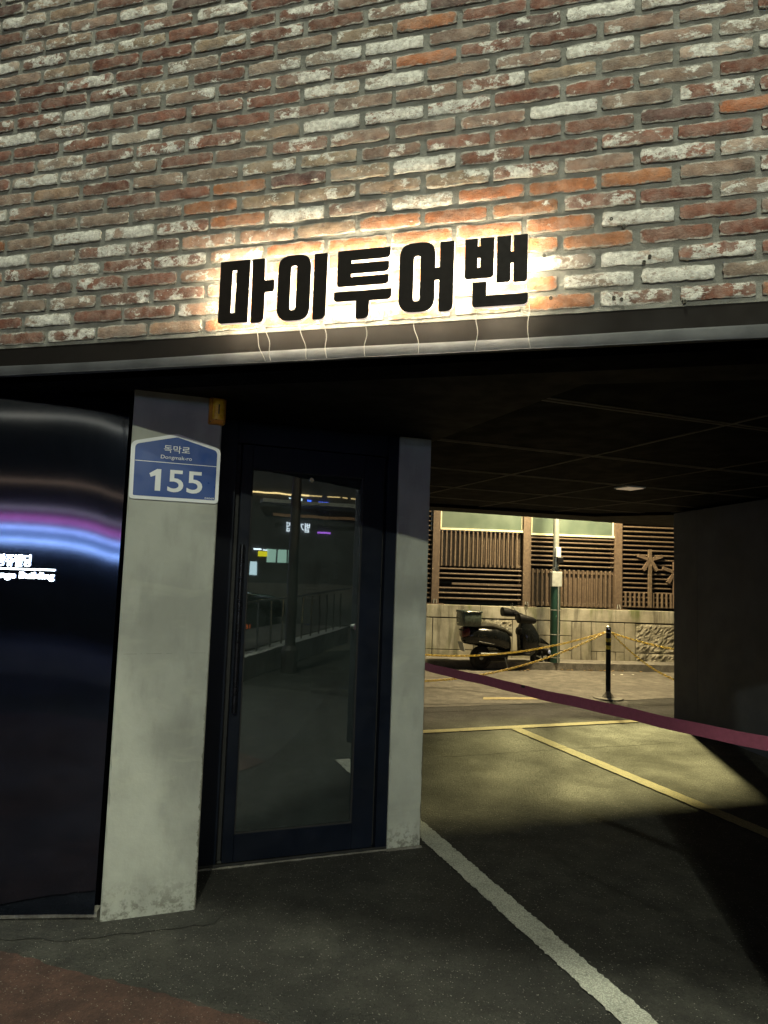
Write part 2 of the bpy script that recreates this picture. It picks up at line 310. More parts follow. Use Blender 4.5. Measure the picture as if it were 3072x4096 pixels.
# ------------------------------------------------------------ mesh building
class MB:
    """collects shapes in a frame, links them as one object"""
    def __init__(s, fr=FW, loc=(0, 0, 0)):
        s.bm = bmesh.new(); s.fr = fr; s.loc = Vector(loc)
    def box(s, x0, x1, y0, y1, z0, z1, bev=0.0, mtx=None):
        vs = [s.bm.verts.new(Vector((x, y, z))) for x in (x0, x1) for y in (y0, y1) for z in (z0, z1)]
        fs = [s.bm.faces.new([vs[i] for i in q]) for q in ((0, 1, 3, 2), (4, 6, 7, 5), (0, 4, 5, 1), (2, 3, 7, 6), (0, 2, 6, 4), (1, 5, 7, 3))]
        if mtx is not None:
            for v in vs: v.co = mtx @ v.co
        if bev:
            es = list({e for f in fs for e in f.edges})
            bmesh.ops.bevel(s.bm, geom=es, offset=bev, segments=1, affect='EDGES', profile=.5)
        return s
    def prism(s, pts, z0, z1):
        """pts in x,y, going up from z0 to z1"""
        a = [s.bm.verts.new((p[0], p[1], z0)) for p in pts]; b = [s.bm.verts.new((p[0], p[1], z1)) for p in pts]
        n = len(pts); s.bm.faces.new(a[::-1]); s.bm.faces.new(b)
        for i in range(n): s.bm.faces.new((a[i], a[(i + 1) % n], b[(i + 1) % n], b[i]))
        return s
    def extr(s, pts, y0, y1):
        """pts in x,z, extruded in y"""
        a = [s.bm.verts.new((p[0], y0, p[1])) for p in pts]; b = [s.bm.verts.new((p[0], y1, p[1])) for p in pts]
        n = len(pts); s.bm.faces.new(a); s.bm.faces.new(b[::-1])
        for i in range(n): s.bm.faces.new((a[i], b[i], b[(i + 1) % n], a[(i + 1) % n]))
        return s
    def tube(s, pts, r, n=8, cap=True):
        pts = [Vector(p) for p in pts]; rings = []
        rs = r if isinstance(r, (list, tuple)) else [r] * len(pts)
        for i, p in enumerate(pts):
            t = (pts[min(i + 1, len(pts) - 1)] - pts[max(i - 1, 0)]).normalized()
            up = Vector((0, 0, 1)) if abs(t.z) < .95 else Vector((1, 0, 0))
            e1 = t.cross(up).normalized(); e2 = t.cross(e1)
            rings.append([s.bm.verts.new(p + (e1 * cos(2 * pi * k / n) + e2 * sin(2 * pi * k / n)) * rs[i]) for k in range(n)])
        s._skin(rings, cap); return s
    def _skin(s, rings, cap=True, close=False):
        n = len(rings[0])
        R = rings + ([rings[0]] if close else [])
        for a, b in zip(R, R[1:]):
            for k in range(n): s.bm.faces.new((a[k], a[(k + 1) % n], b[(k + 1) % n], b[k]))
        if cap and not close: s.bm.faces.new(rings[0][::-1]); s.bm.faces.new(rings[-1])
    def lathe(s, prof, c=(0, 0, 0), axis='Z', n=16):
        rings = []
        for r, h in prof:
            ring = []
            for k in range(n):
                a = 2 * pi * k / n; p = (r * cos(a), r * sin(a), h)
                if axis == 'Y': p = (p[0], p[2], p[1])
                if axis == 'X': p = (p[2], p[0], p[1])
                ring.append(s.bm.verts.new(Vector(c) + Vector(p)))
            rings.append(ring)
        s._skin(rings); return s
    def loft(s, secs, n=12, e=2.4):
        """secs: (x, y, z, half_y, half_z) cross-sections along x"""
        rings = []
        for x, y, z, hy, hz in secs:
            ring = []
            for k in range(n):
                a = 2 * pi * k / n; ca, sa = cos(a), sin(a)
                ring.append(s.bm.verts.new((x, y + hy * math.copysign(abs(ca) ** (2 / e), ca), z + hz * math.copysign(abs(sa) ** (2 / e), sa))))
            rings.append(ring)
        s._skin(rings); return s
    def ribbon(s, pts, h, t):
        """upright band along pts"""
        rings = []
        for i, p in enumerate(pts):
            p = Vector(p); d = Vector(pts[min(i + 1, len(pts) - 1)]) - Vector(pts[max(i - 1, 0)]); d.z = 0; d.normalize(); q = Vector((-d.y, d.x, 0)) * t / 2
            rings.append([s.bm.verts.new(p + q + Vector((0, 0, a))) if False else s.bm.verts.new(p + sg * q + Vector((0, 0, a))) for sg, a in ((1, h / 2), (-1, h / 2), (-1, -h / 2), (1, -h / 2))])
        s._skin(rings); return s
    def sheet(s, pts, z=0.0):
        s.bm.faces.new([s.bm.verts.new((p[0], p[1], z if len(p) < 3 else p[2])) for p in pts]); return s
    def build(s, name, mat, parent=None, smooth=False, kind=None, angle=40):
        bmesh.ops.remove_doubles(s.bm, verts=s.bm.verts, dist=1e-6)
        bmesh.ops.recalc_face_normals(s.bm, faces=s.bm.faces)
        bmesh.ops.translate(s.bm, verts=s.bm.verts, vec=-s.loc)
        me = bpy.data.meshes.new(name); s.bm.to_mesh(me); s.bm.free()
        if smooth:
            for p in me.polygons: p.use_smooth = True
            try: me.set_sharp_from_angle(angle=radians(angle))
            except Exception: pass
        me.materials.append(mat)
        o = bpy.data.objects.new(name, me); COL.objects.link(o)
        if parent is not None: o.parent = parent
        else: o.matrix_world = s.fr.m @ Matrix.Translation(s.loc)
        if kind: o['kind'] = kind
        return o
def thing(name, label, cat, fr=FW, loc=(0, 0, 0), group=None, kind=None):
    o = bpy.data.objects.new(name, None); COL.objects.link(o); o.empty_display_size = .1
    o.matrix_world = fr.m @ Matrix.Translation(Vector(loc)); o['label'] = label; o['category'] = cat
    if group: o['group'] = group
    if kind: o['kind'] = kind
    o_fr[o.name] = (fr, loc); return o
o_fr = {}
def part(t): return MB(*o_fr[t.name])
def tag(o, label, cat, group=None):
    o['label'] = label; o['category'] = cat
    if group: o['group'] = group
    return o
def rpoly(pts, rad, seg=6):
    """round the corners of a 2d polygon"""
    out = []; n = len(pts)
    if isinstance(rad, (int, float)): rad = [rad] * n
    for i in range(n):
        p = Vector(pts[i]); a = Vector(pts[i - 1]); b = Vector(pts[(i + 1) % n]); r = rad[i]
        if r <= 0: out.append((p.x, p.y)); continue
        da = (a - p); db = (b - p); la, lb = da.length, db.length; da.normalize(); db.normalize()
        t = min(r, la * .499, lb * .499)
        A = p + da * t; B = p + db * t
        for k in range(seg + 1):
            s = k / seg
            q = (1 - s) ** 2 * A + 2 * s * (1 - s) * p * 1.0 + s * s * B
            out.append((q.x, q.y))
    return out
def outline_mesh(polys, y0, y1, name, grow=0.0):
    """flat outlines with holes (x,z) extruded between y0 and y1"""
    cu = bpy.data.curves.new(name, 'CURVE'); cu.dimensions = '2D'; cu.fill_mode = 'BOTH'; cu.extrude = abs(y1 - y0) / 2; cu.offset = grow
    for pl in polys:
        sp = cu.splines.new('POLY'); sp.points.add(len(pl) - 1); sp.use_cyclic_u = True
        for i, p in enumerate(pl): sp.points[i].co = (p[0], p[1], 0, 1)
    return curve_to_mesh(cu, name, (y0 + y1) / 2)
def curve_to_mesh(cu, name, ymid):
    tmp = bpy.data.objects.new(name, cu); COL.objects.link(tmp)
    dg = bpy.context.evaluated_depsgraph_get()
    me = bpy.data.meshes.new_from_object(tmp.evaluated_get(dg)); bpy.data.objects.remove(tmp); bpy.data.curves.remove(cu)
    me.name = name; me.materials.clear()
    for v in me.vertices: v.co = Vector((v.co.x, ymid - v.co.z, v.co.y))
    return me
def link_mesh(name, me, mat, parent):
    me.materials.append(mat); o = bpy.data.objects.new(name, me); COL.objects.link(o); o.parent = parent; return o
def text_part(name, body, mat, parent, x0, x1, z0, z1, y, depth=.001, weight=0.0, flip=False):
    """lettering fitted into the rectangle x0..x1, z0..z1 on the plane y, facing -y"""
    cu = bpy.data.curves.new(name, 'FONT'); cu.body = body; cu.extrude = depth / 2; cu.offset = weight; cu.resolution_u = 4
    me = curve_to_mesh(cu, name, 0)
    xs = [v.co.x for v in me.vertices]; zs = [v.co.z for v in me.vertices]
    ax, bx, az, bz = min(xs), max(xs), min(zs), max(zs)
    for v in me.vertices:
        v.co.x = x0 + (v.co.x - ax) / (bx - ax) * (x1 - x0); v.co.z = z0 + (v.co.z - az) / (bz - az) * (z1 - z0); v.co.y += y
        if flip: v.co.x = x0 + x1 - v.co.x; v.co.y = 2 * y - v.co.y
    return link_mesh(name, me, mat, parent)

# ============================================================ GROUND
def jag(a, b, n, amp):
    a = Vector(a); b = Vector(b); d = (b - a); q = Vector((-d.y, d.x)).normalized()
    return [tuple(a + d * (i / n) + q * (random.uniform(-amp, amp) if 0 < i < n else 0)) for i in range(n + 1)]
MB().sheet([(-300, -300), (300, -300), (300, 300), (-300, 300)], 0).build('ground', M['asphalt'], kind='structure')
# alley pavement beyond the parking court
al = jag((-12, 7.85), (20, 7.85), 90, .03)
MB(FA).sheet(al + [(20, 24), (-12, 24)], .004).build('alley_pavement', M['alley'], kind='structure')
# narrow drain joint along the alley's edge
MB(FA).sheet(jag((-6, 7.62), (16, 7.52), 60, .006) + jag((16, 7.535), (-6, 7.635), 60, .006), .004).build('drain_joint', M['groove'], kind='structure')
# red walkway in the near corner
MB().sheet(jag((-4.6, 4.05), (-1.512, 3.014), 24, .012) + jag((-1.512, 3.014), (-.39, 2.63), 30, .012)[1:] + jag((-.39, 2.63), (.45, 2.28), 20, .012)[1:] + [(.2, -1.5), (-6, -1.5)], .004).build('red_pavement', M['red_pave'], kind='structure')
# patched strip of asphalt along the foot of the building
MB().sheet(jag((-3.2, 3.06), (-1.26, 3.11), 30, .012) + jag((-1.26, 3.11), (-.70, 3.30), 14, .012)[1:] + [(-.60, 3.75), (-3.2, 3.70)], .0035).build('asphalt_patch', M['asphalt_patch'], kind='structure')
def line(name, fr, pts4, mat, n, amp, z=.008):
    a, b, c, d = pts4
    MB(fr).sheet(jag(a, b, n, amp) + jag(c, d, n, amp), z).build(name, mat, kind='structure')
line('white_line', FA, ((1.795, 4.6), (1.795, 2.06), (1.925, 2.06), (1.925, 4.6)), M['white_line'], 170, .006)
line('yellow_line', FA, ((3.95, 6.58), (3.95, 1.2), (4.075, 1.2), (4.075, 6.58)), M['yellow_line'], 150, .004)
line('yellow_line', FA, ((1.9, 6.59), (5.64, 6.59), (5.64, 6.71), (1.9, 6.71)), M['yellow_line'], 90, .004)
line('yellow_line', FW, ((1.37, 9.25), (2.6, 9.50), (2.57, 9.62), (1.40, 9.42)), M['yellow_line'], 30, .006)
line('yellow_line', FW, ((-1, 12.03), (8, 12.98), (8, 13.03), (-1, 12.10)), M['yellow_line'], 60, .004)  # pale strip painted for the lit gutter at the kerb foot
MB().prism([(-4, 11.68), (9, 13.05), (9, 13.5), (-4, 12.5)], -.02, .13).build('kerb', M['kerb'], kind='structure')

for a, b in (((2.2, 9.0), (5.0, 9.35)), ((2.9, 8.75), (4.6, 9.9)), ((.3, 9.9), (2.6, 10.6)), ((.2, 6.2), (3.0, 7.2))):
    p1_ = jag(a, b, 40, .018); MB().sheet(p1_ + [(x + .004, y + .012) for x, y in reversed(p1_)], .0085).build('pavement_crack', M['groove'], kind='structure')

# ============================================================ BRICK FRONT
wall = thing('brick_wall', 'weathered red brick wall with flaking whitewash behind the glowing letters', 'wall', FF, (0, 0, 2.40), kind='thing')
part(wall).box(-5.2, 2.6, .0075, .30, 2.505, 7.2).build('mortar_bed', M['mortar'], wall)
part(wall).box(-5.2, 2.6, .004, .0072, 2.521, 2.537).build('mortar_fillet', M['mortar'], wall)
# lintel: recessed web blackened for its shade, then a sloping plate that runs out to the face
part(wall).box(-5.2, 2.6, .12, .30, 2.40, 2.489).build('lintel_web', M['flat_black'], wall)
part(wall).box(-5.2, 2.6, .011, .30, 2.490, 2.5045).build('lintel_shade', M['flat_black'], wall)  # added black plate that darkens the shaded gap under the bricks
pl = part(wall)
prof = [(.118, 2.452), (.030, 2.452), (.016, 2.4505), (.007, 2.446), (.003, 2.438), (.0015, 2.425), (.0, 2.405), (.002, 2.399), (.02, 2.398)]
cols = [[pl.bm.verts.new((x, y + .0012 * sin(x * 3.7), z + .001 * sin(x * 2.1 + 1))) for y, z in prof] for x in [-5.2 + .13 * i for i in range(61)]]
for c0, c1 in zip(cols, cols[1:]):
    for i in range(len(prof) - 1): pl.bm.faces.new((c0[i], c1[i], c1[i + 1], c0[i + 1]))
pl.build('lintel_plate', M['steel'], wall, True)
lip = part(wall)
lip.tube([(-5.2 + .1 * i, .001 + random.uniform(-.0012, .0012), 2.4005 + random.uniform(-.0015, .0015)) for i in range(79)], .0022, 6)
lip.build('lintel_lip', M['steel'], wall)

TONE = {'r': ((.130, .056, .040), .16), 'o': ((.255, .105, .05), .18), 'd': ((.085, .048, .043), .20), 'g': ((.175, .122, .095), .34),
        'w': ((.26, .20, .16), .68), 'm': ((.145, .067, .048), .47), 'y': ((.205, .150, .105), .36), 'p': ((.29, .175, .12), .42), 'b': ((.23, .082, .034), .08)}
# one string per course from the bottom, left to right; even courses start half a brick right of odd ones
ROWS = [
 'mmgpooyoyommoor', 'rwrmpopoyowwggg', 'ggmmpoyoywwmrwr', 'gmmrpooyooorrmr', 'mwmmpooooowrgmr', 'wgmmppyooomrgrg', 'gwwmowgwooogmrg',
 'ggggoyyyymgmwrg', 'ggmrodywmrmrrmr', 'gyrggyygmrrdbrm', 'wwgrgmgggwgmrgw', 'rwmmmywmmrrgrwm', 'rmwgrmggmygwwgg', 'wgrrmrwwggwggrw',
 'mwggrmmomrggrrm', 'rrmyrgwwgdwwmrg', 'rmrgrgyorrgggmr', 'gyrrymrgdggmrwg', 'mwyrrmggrgwmrgr', 'gyrmwrgmrgwrmgg', 'ggwdgrmgrwgrmgw',
 'wyrgmrggwrgmrwg', 'ywgmrwgrmgwrgmr', 'wgmrgwrmgrwgrmg', 'gmrwgrmywrgmrwg', 'rgmwgrygmrwgmrg']
PITCH_Z, PITCH_X, L0, H0 = .0712, .2525, .2325, .0515
def brick_mesh(i, L=L0, H=H0):
    rng = random.Random(100 + i); bm = bmesh.new(); nx_, nz_ = 13, 4
    rr = rng.uniform(.003, .008); grid = []
    ph = [rng.uniform(0, 6.28) for _ in range(6)]
    bulge = rng.uniform(-.0015, .0025)
    for a in range(nx_ + 1):
        col = []
        for b_ in range(nz_ + 1):
            s, t = a / nx_ * 2 - 1, b_ / nz_ * 2 - 1
            x, z = s * L / 2, t * H / 2
            # chipped, rounded outline
            edge = max(abs(s) ** 8, abs(t) ** 6)
            cx, cz = L / 2 - rr, H / 2 - rr
            if abs(x) > cx and abs(z) > cz:
                dx, dz = abs(x) - cx, abs(z) - cz; k = max(dx, dz) / max(1e-6, math.hypot(dx, dz))
                x = math.copysign(cx + dx * k, x); z = math.copysign(cz + dz * k, z)
            wz = .0016 * sin(5 * s + ph[0]) + .0009 * sin(17 * s + ph[1]) + rng.uniform(-.0017, .0017)
            wx = .0018 * sin(5 * t + ph[2]) + rng.uniform(-.001, .001)
            z += wz * abs(t) ** 2 * (1 if t > 0 else .8); x += wx * abs(s) ** 4
            y = bulge * (1 - s * s) + .0012 * sin(7 * s + 3 * t + ph[3]) + rng.uniform(-.0008, .0008)
            if abs(s) > .999 or abs(t) > .999: y += .0018 + rng.uniform(0, .0022)
            col.append(bm.verts.new((x, y, z)))
        grid.append(col)
    for a in range(nx_):
        for b_ in range(nz_): bm.faces.new((grid[a][b_], grid[a + 1][b_], grid[a + 1][b_ + 1], grid[a][b_ + 1]))
    rim = [grid[a][0] for a in range(nx_)] + [grid[nx_][b_] for b_ in range(nz_)] + [grid[a][nz_] for a in range(nx_, 0, -1)] + [grid[0][b_] for b_ in range(nz_, 0, -1)]
    back = [bm.verts.new((v.co.x * 1.004, .016, v.co.z * 1.01)) for v in rim]
    for k in range(len(rim)): bm.faces.new((rim[k], back[k], back[(k + 1) % len(rim)], rim[(k + 1) % len(rim)]))
    bmesh.ops.recalc_face_normals(bm, faces=bm.faces)
    me = bpy.data.meshes.new('brick'); bm.to_mesh(me); bm.free()
    for p in me.polygons: p.use_smooth = True
    try: me.set_sharp_from_angle(angle=radians(50))
    except Exception: pass
    me.materials.append(M['brick']); return me
BM = [brick_mesh(i) for i in range(24)]
def seen(x, z):
    # generous outline of the part of the wall in the frame
    return -2.08 < x < 1.47 and z < 4.30 - (x + 1.95) * .193
stuff = []
rb = random.Random(5)
for k in range(34):
    zc = 2.5635 + PITCH_Z * k - 2.40
    row = ROWS[k] if k < len(ROWS) else None
    for j in range(-14, 20):
        xc = (-1.767 if k % 2 == 0 else -1.8925) + PITCH_X * (j + .5) + rb.uniform(-.004, .004)
        if not -5.1 < xc < 2.5: continue
        zz = zc + rb.uniform(-.0022, .0022); rot = rb.uniform(-.006, .006); mi = rb.randrange(24); dy = rb.uniform(-.0055, .001)
        if seen(xc, zz + 2.40):
            ch = row[j] if row and 0 <= j < len(row) else rb.choice('rgmwgrod')
            (r, g, b), wv = TONE[ch]; f = rb.uniform(.82, 1.2); h = rb.uniform(.93, 1.07)
            o = bpy.data.objects.new('brick', BM[mi]); COL.objects.link(o); o.parent = wall
            o.location = (xc, dy, zz); o.rotation_euler = (rb.uniform(-.012, .012), rot, rb.uniform(-.006, .006)); o.scale = (rb.uniform(.975, 1.012), 1, rb.uniform(.95, 1.03))
            if rb.random() < .5: o.scale.x *= -1; o.scale.y *= 1
            o.color = (r * f, g * f * h, b * f * h, max(.03, min(.95, wv + rb.uniform(-.1, .1))))
        else: stuff.append((xc, dy, zz, rot))
sm = bmesh.new()
for xc, dy, zz, rot in stuff:
    m4 = Matrix.Translation((xc, dy, zz)) @ Matrix.Rotation(rot, 4, 'Y')
    vs = [sm.verts.new(m4 @ Vector((x * L0 / 2, y, z * H0 / 2))) for y in (0, .016) for x, z in ((-1, -1), (1, -1), (1, 1), (-1, 1))]
    for q in ((0, 1, 2, 3), (0, 4, 5, 1), (1, 5, 6, 2), (2, 6, 7, 3), (3, 7, 4, 0)): sm.faces.new([vs[i] for i in q])
bmesh.ops.recalc_face_normals(sm, faces=sm.faces)
me = bpy.data.meshes.new('brickwork'); sm.to_mesh(me); sm.free(); me.materials.append(M['brick'])
o = bpy.data.objects.new('brickwork', me); COL.objects.link(o); o.parent = wall; o['kind'] = 'stuff'; o.color = (.19, .10, .07, .3)
# old wall plugs in the bricks right of the letters
for x, z in ((.80, 2.845), (.842, 2.815), (.925, 2.70), (.907, 2.682), (1.13, 2.71), (.81, 2.563), (.835, 2.556), (1.035, 2.535), (.60, 2.578), (.575, 2.735)):
    q = part(wall); q.lathe([(.0028, .004), (.0062, .004), (.0062, -.006), (.0028, -.006), (.0028, .003)], (x, 0, z), 'Y', 10); q.build('wall_plug', M['groove'], wall)

# ============================================================ SHOP SIGN
sign = thing('shop_sign', 'black Korean letters lit from behind, standing off the brick wall above the doorway', 'sign', FF, (0, -.076, 2.53))
def R4(x0, x1, z0, z1, r=(0, 0, 0, 0)):  # corners: bottom-left, bottom-right, top-right, top-left
    return rpoly([(x0, z0), (x1, z0), (x1, z1), (x0, z1)], list(r))
T, Bz = 2.792, 2.538
LET = [
 [R4(-.660, -.534, 2.543, T, (.014, .004, 0, .004)), R4(-.608, -.589, 2.583, 2.754)],
 [rpoly([(-.520, Bz), (-.467, Bz), (-.467, 2.657), (-.429, 2.657), (-.429, 2.703), (-.470, 2.703), (-.473, T), (-.523, T)], [.004, .035, .004, .012, .004, .004, 0, 0])],
 [R4(-.414, -.281, 2.537, 2.793, (.05, .05, .05, .05)), R4(-.362, -.337, 2.577, 2.753, (.013, .013, .013, .013))],
 [R4(-.268, -.216, 2.535, 2.790, (.004, .035, 0, 0))],
 [rpoly([(-.175, 2.653), (.024, 2.653), (.024, 2.688), (-.122, 2.688), (-.122, 2.701), (.024, 2.701), (.024, 2.739), (-.121, 2.739), (-.121, 2.752), (.027, 2.752), (.028, T), (-.175, T)],
        [.012, .018, .006, .003, .003, .018, .006, .003, .003, .018, 0, 0]),],
 [rpoly([(-.185, 2.597), (-.098, 2.597), (-.098, 2.527), (-.047, 2.527), (-.048, 2.595), (.037, 2.595), (.037, 2.634), (-.185, 2.634)], [.014, .004, .010, .030, .004, .022, 0, 0])],
 [rpoly([(.064, Bz), (.196, Bz), (.196, 2.653), (.212, 2.653), (.212, 2.534), (.263, 2.534), (.264, T), (.213, T), (.213, 2.697), (.196, 2.697), (.196, 2.797), (.064, 2.797)],
        [.052, .052, .004, .004, .004, .035, 0, 0, .004, .004, .052, .052]), R4(.117, .142, 2.577, 2.748, (.013, .013, .013, .013))],
 [rpoly([(.303, 2.645), (.405, 2.645), (.406, T), (.3575, T), (.3575, 2.762), (.3475, 2.762), (.3475, T), (.303, T)], [.014, .014, 0, 0, .003, .003, 0, 0]), R4(.3475, .3585, 2.684, 2.7205)],
 [rpoly([(.416, 2.624), (.464, 2.624), (.464, 2.694), (.474, 2.694), (.474, 2.622), (.521, 2.622), (.522, T), (.4735, T), (.4735, 2.733), (.4645, 2.733), (.4645, T), (.416, T)],
        [.004, .014, .003, .003, .004, .014, 0, 0, .003, .003, 0, 0])],
 [rpoly([(.332, 2.541), (.525, 2.541), (.525, 2.580), (.381, 2.580), (.381, 2.631), (.332, 2.631)], [.012, .020, .004, .004, 0, 0])],
]
for pl_ in LET:
    pls = [[(.686 + (x - .686) * .9933, 1.6 + (z - 1.6) * .9933 - 2.53) for x, z in q] for q in pl_]
    f = link_mesh('letter', outline_mesh(pls, .0, .0035, 'letter'), M['letter'], sign)
    link_mesh('letter_edge', outline_mesh(pls, .0036, .0186, 'letter_edge'), M['acrylic'], f)
    link_mesh('letter_rim', outline_mesh(pls, .0190, .0315, 'letter_rim', -.008), M['led_rim'], f)
    link_mesh('letter_back', outline_mesh(pls, .0317, .0327, 'letter_back', -.008), M['led'], f)
    xs = [p[0] for p in pls[0]]; zs = [p[1] for p in pls[0]]
    for xx in (min(xs) + .018, max(xs) - .018):
        q = part(sign); q.tube([(xx, -.0435, 2.53 + (min(zs) + max(zs)) / 2), (xx, .02, 2.53 + (min(zs) + max(zs)) / 2)], .0018, 6)
        so = q.build('standoff_pin', M['galv'], f)
for (x0, z0), (x1, z1) in [((-.519, 2.536), (-.475, 2.402)), ((-.474, 2.53), (-.452, 2.402)), ((-.33, 2.535), (-.305, 2.402)), ((-.235, 2.535), (-.222, 2.402)), ((-.07, 2.528), (-.072, 2.402)),
                           ((.115, 2.535), (.132, 2.402)), ((.344, 2.538), (.338, 2.402)), ((.517, 2.62), (.532, 2.402))]:
    q = part(sign); pts = []
    ph = random.uniform(0, 6)
    for i in range(13):
        t = i / 12; y = -.028 + .012 * sin(t * 3.1) if t < .55 else -.028 + .012 * sin(1.7) * (1 - t) / .45 + .020 * (t - .55) / .45
        pts.append((x0 + (x1 - x0) * t + .008 * sin(t * 5 + ph) * sin(pi * t), y, z0 + (z1 - z0) * t))
    q.tube(pts, .0016, 6).build('cable', M['cable'], sign, True)

# ============================================================ SOFFIT AND CEILING
ceil = thing('ceiling', 'black panelled ceiling over the parking court with thin pale joints', 'ceiling', FA, (3.5, 4.5, 2.43), kind='thing')
def fa(p):  # world -> FA
    q = FA.m.inverted() @ Vector((p[0], p[1], 0)); return (q.x, q.y)
fl, frr = FF.w(-5.2, .005), FF.w(2.6, .005)
k0, k1, k2 = (1.80, 2.45), (1.78, 3.89), (2.48, 2.04)
kr = fa(FF.w(2.6, .68)); kk_ = fa(FF.w(.80, .68))
far0, far1 = fa((-2.5, 7.84)), fa((6.2, 11.13))
def behind(pts, d):
    """keep the part of a polygon that lies at least d behind the brick front"""
    f = lambda p: (FF.m.inverted() @ FA.w(*p)).y - d
    out = []
    for p, q in zip(pts, pts[1:] + pts[:1]):
        a, b = f(p), f(q)
        if a >= 0: out.append(p)
        if a * b < 0: t = a / (a - b); out.append((p[0] + (q[0] - p[0]) * t, p[1] + (q[1] - p[1]) * t))
    return out
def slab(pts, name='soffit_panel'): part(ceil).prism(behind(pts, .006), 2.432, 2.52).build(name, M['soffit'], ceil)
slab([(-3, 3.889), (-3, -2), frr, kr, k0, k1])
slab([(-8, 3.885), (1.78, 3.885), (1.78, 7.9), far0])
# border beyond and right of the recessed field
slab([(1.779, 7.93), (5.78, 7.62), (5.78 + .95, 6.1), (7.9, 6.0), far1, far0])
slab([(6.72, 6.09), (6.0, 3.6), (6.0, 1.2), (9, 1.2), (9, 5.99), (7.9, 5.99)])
# recessed field: panels with thin joints
def cprism(x0, x1, y0, y1, z0, z1, name, mat):
    p = behind([(x0, y0), (x1, y0), (x1, y1), (x0, y1)], .55)
    if len(p) > 2: part(ceil).prism(p, z0, z1).build(name, mat, ceil)
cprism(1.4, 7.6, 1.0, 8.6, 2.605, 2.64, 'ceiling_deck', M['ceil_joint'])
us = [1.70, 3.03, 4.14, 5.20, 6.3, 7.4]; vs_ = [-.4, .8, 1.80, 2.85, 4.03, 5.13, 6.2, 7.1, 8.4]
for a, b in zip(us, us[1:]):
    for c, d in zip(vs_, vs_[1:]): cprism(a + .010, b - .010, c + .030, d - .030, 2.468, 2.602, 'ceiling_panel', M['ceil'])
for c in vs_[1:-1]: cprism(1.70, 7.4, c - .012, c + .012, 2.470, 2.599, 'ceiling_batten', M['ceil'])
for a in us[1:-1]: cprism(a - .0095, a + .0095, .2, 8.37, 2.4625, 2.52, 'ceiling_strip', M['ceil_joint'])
for c in vs_[1:-1]:
    for q in (-.021, .021): cprism(1.71, 7.39, c + q - .008, c + q + .008, 2.4635, 2.51, 'ceiling_strip', M['ceil_joint'])
lt = thing('ceiling_light', 'small square ceiling light, faintly glowing, under the black ceiling', 'light', FA, (4.33, 5.2, 2.44))
part(lt).box(4.23, 4.43, 5.10, 5.30, 2.452, 2.467, .003).build('light_frame', M['white'], lt)
part(lt).box(4.245, 4.415, 5.115, 5.285, 2.446, 2.4515).build('diffuser', emissive('faint_diffuser', (1.0, .78, .52), .22), lt)

# ============================================================ PILLARS, DOOR
def pillar(name, label, x0, x1, y0, y1, top):
    t = thing(name, label, 'pillar', FA, ((x0 + x1) / 2, (y0 + y1) / 2, 0), kind='thing')
    m = part(t); bm = m.bm; nz = 60; rg = random.Random(int(x0 * 100) + 3)
    cr = [(x0, y0), (x1, y0), (x1, y1), (x0, y1)]; rings = []
    for i in range(nz + 1):
        z = -.02 + (top + .02) * i / nz; ring = []
        for j, (x, y) in enumerate(cr):
            ch = .004 + max(0, rg.gauss(0, .0022)) * (1.8 if z < .7 else .6)
            ca = .9 + .1 * 0
            sx = 1 if x == x0 else -1; sy = 1 if y == y0 else -1
            a = (x, y + sy * ch); b = (x + sx * ch, y)
            ring += [a, b] if j in (0, 2) else [b, a]
        rings.append([bm.verts.new((p[0], p[1], z)) for p in ring])
    m._skin(rings); m.build('pillar_body', M['plaster'], t); return t
p1 = pillar('concrete_pillar', 'wide grey plastered pillar carrying the blue address plate', .004, .420, 3.487, 3.925, 2.431)
p2 = pillar('concrete_pillar', 'narrow grey plastered pillar between the glass door and the parking court', 1.537, 1.745, 3.905, 4.30, 2.431)
for x0, x1 in ((.03, .09), (.13, .20), (.22, .245), (.33, .40)): part(p1).box(x0, x1, 3.4862, 3.4875, 1.184 + x0 * .01, 1.1855 + x0 * .01).build('plaster_mark', M['plaster_line'], p1)
part(p2).box(1.530, 1.752, 3.893, 3.906, -.01, .012, .003).build('base_skirt', M['kerb'], p2)
core = thing('building_core', 'dark lobby walls behind the glass door', 'building', FA, (.6, 5.5, 0), kind='thing')
for nm, bx in (('side_wall', (1.60, 1.72, 4.31, 7.4)), ('side_wall', (-.2, -.08, 3.95, 7.4)), ('back_wall', (-.08, 1.60, 6.0, 6.1))):
    part(core).box(*bx, 0, 2.431).build(nm, M['interior'], core)
part(core).box(-.08, 1.60, 3.99, 6.0, .001, .012).build('lobby_floor', M['interior'], core)
door = thing('glass_door', 'tall dark aluminium door with a tinted glass pane and long black pull bar', 'door', FA, (1.0, 3.95, 0))
def dpart(name, mat, *b, bev=.002, par=None):
    q = part(door).box(*b, bev); return q.build(name, mat, par or door)
dpart('frame_post', M['aluminium'], .421, .565, 3.930, 4.02, 0, 2.431)
dpart('frame_post', M['aluminium'], 1.468, 1.536, 3.918, 4.02, 0, 2.431)
dpart('frame_head', M['aluminium'], .566, 1.467, 3.930, 4.02, 2.302, 2.430)
dpart('frame_gap', M['black_rubber'], .566, .594, 3.972, 4.02, .02, 2.300, bev=0)
dpart('frame_gap', M['black_rubber'], 1.449, 1.4675, 3.965, 4.02, .02, 2.300, bev=0)
dpart('leaf_stile', M['aluminium'], .595, .655, 3.926, 3.975, .022, 2.296)
dpart('leaf_stile', M['aluminium'], 1.322, 1.448, 3.926, 3.975, .022, 2.296)
dpart('leaf_rail', M['aluminium'], .656, 1.321, 3.926, 3.975, 2.163, 2.296)
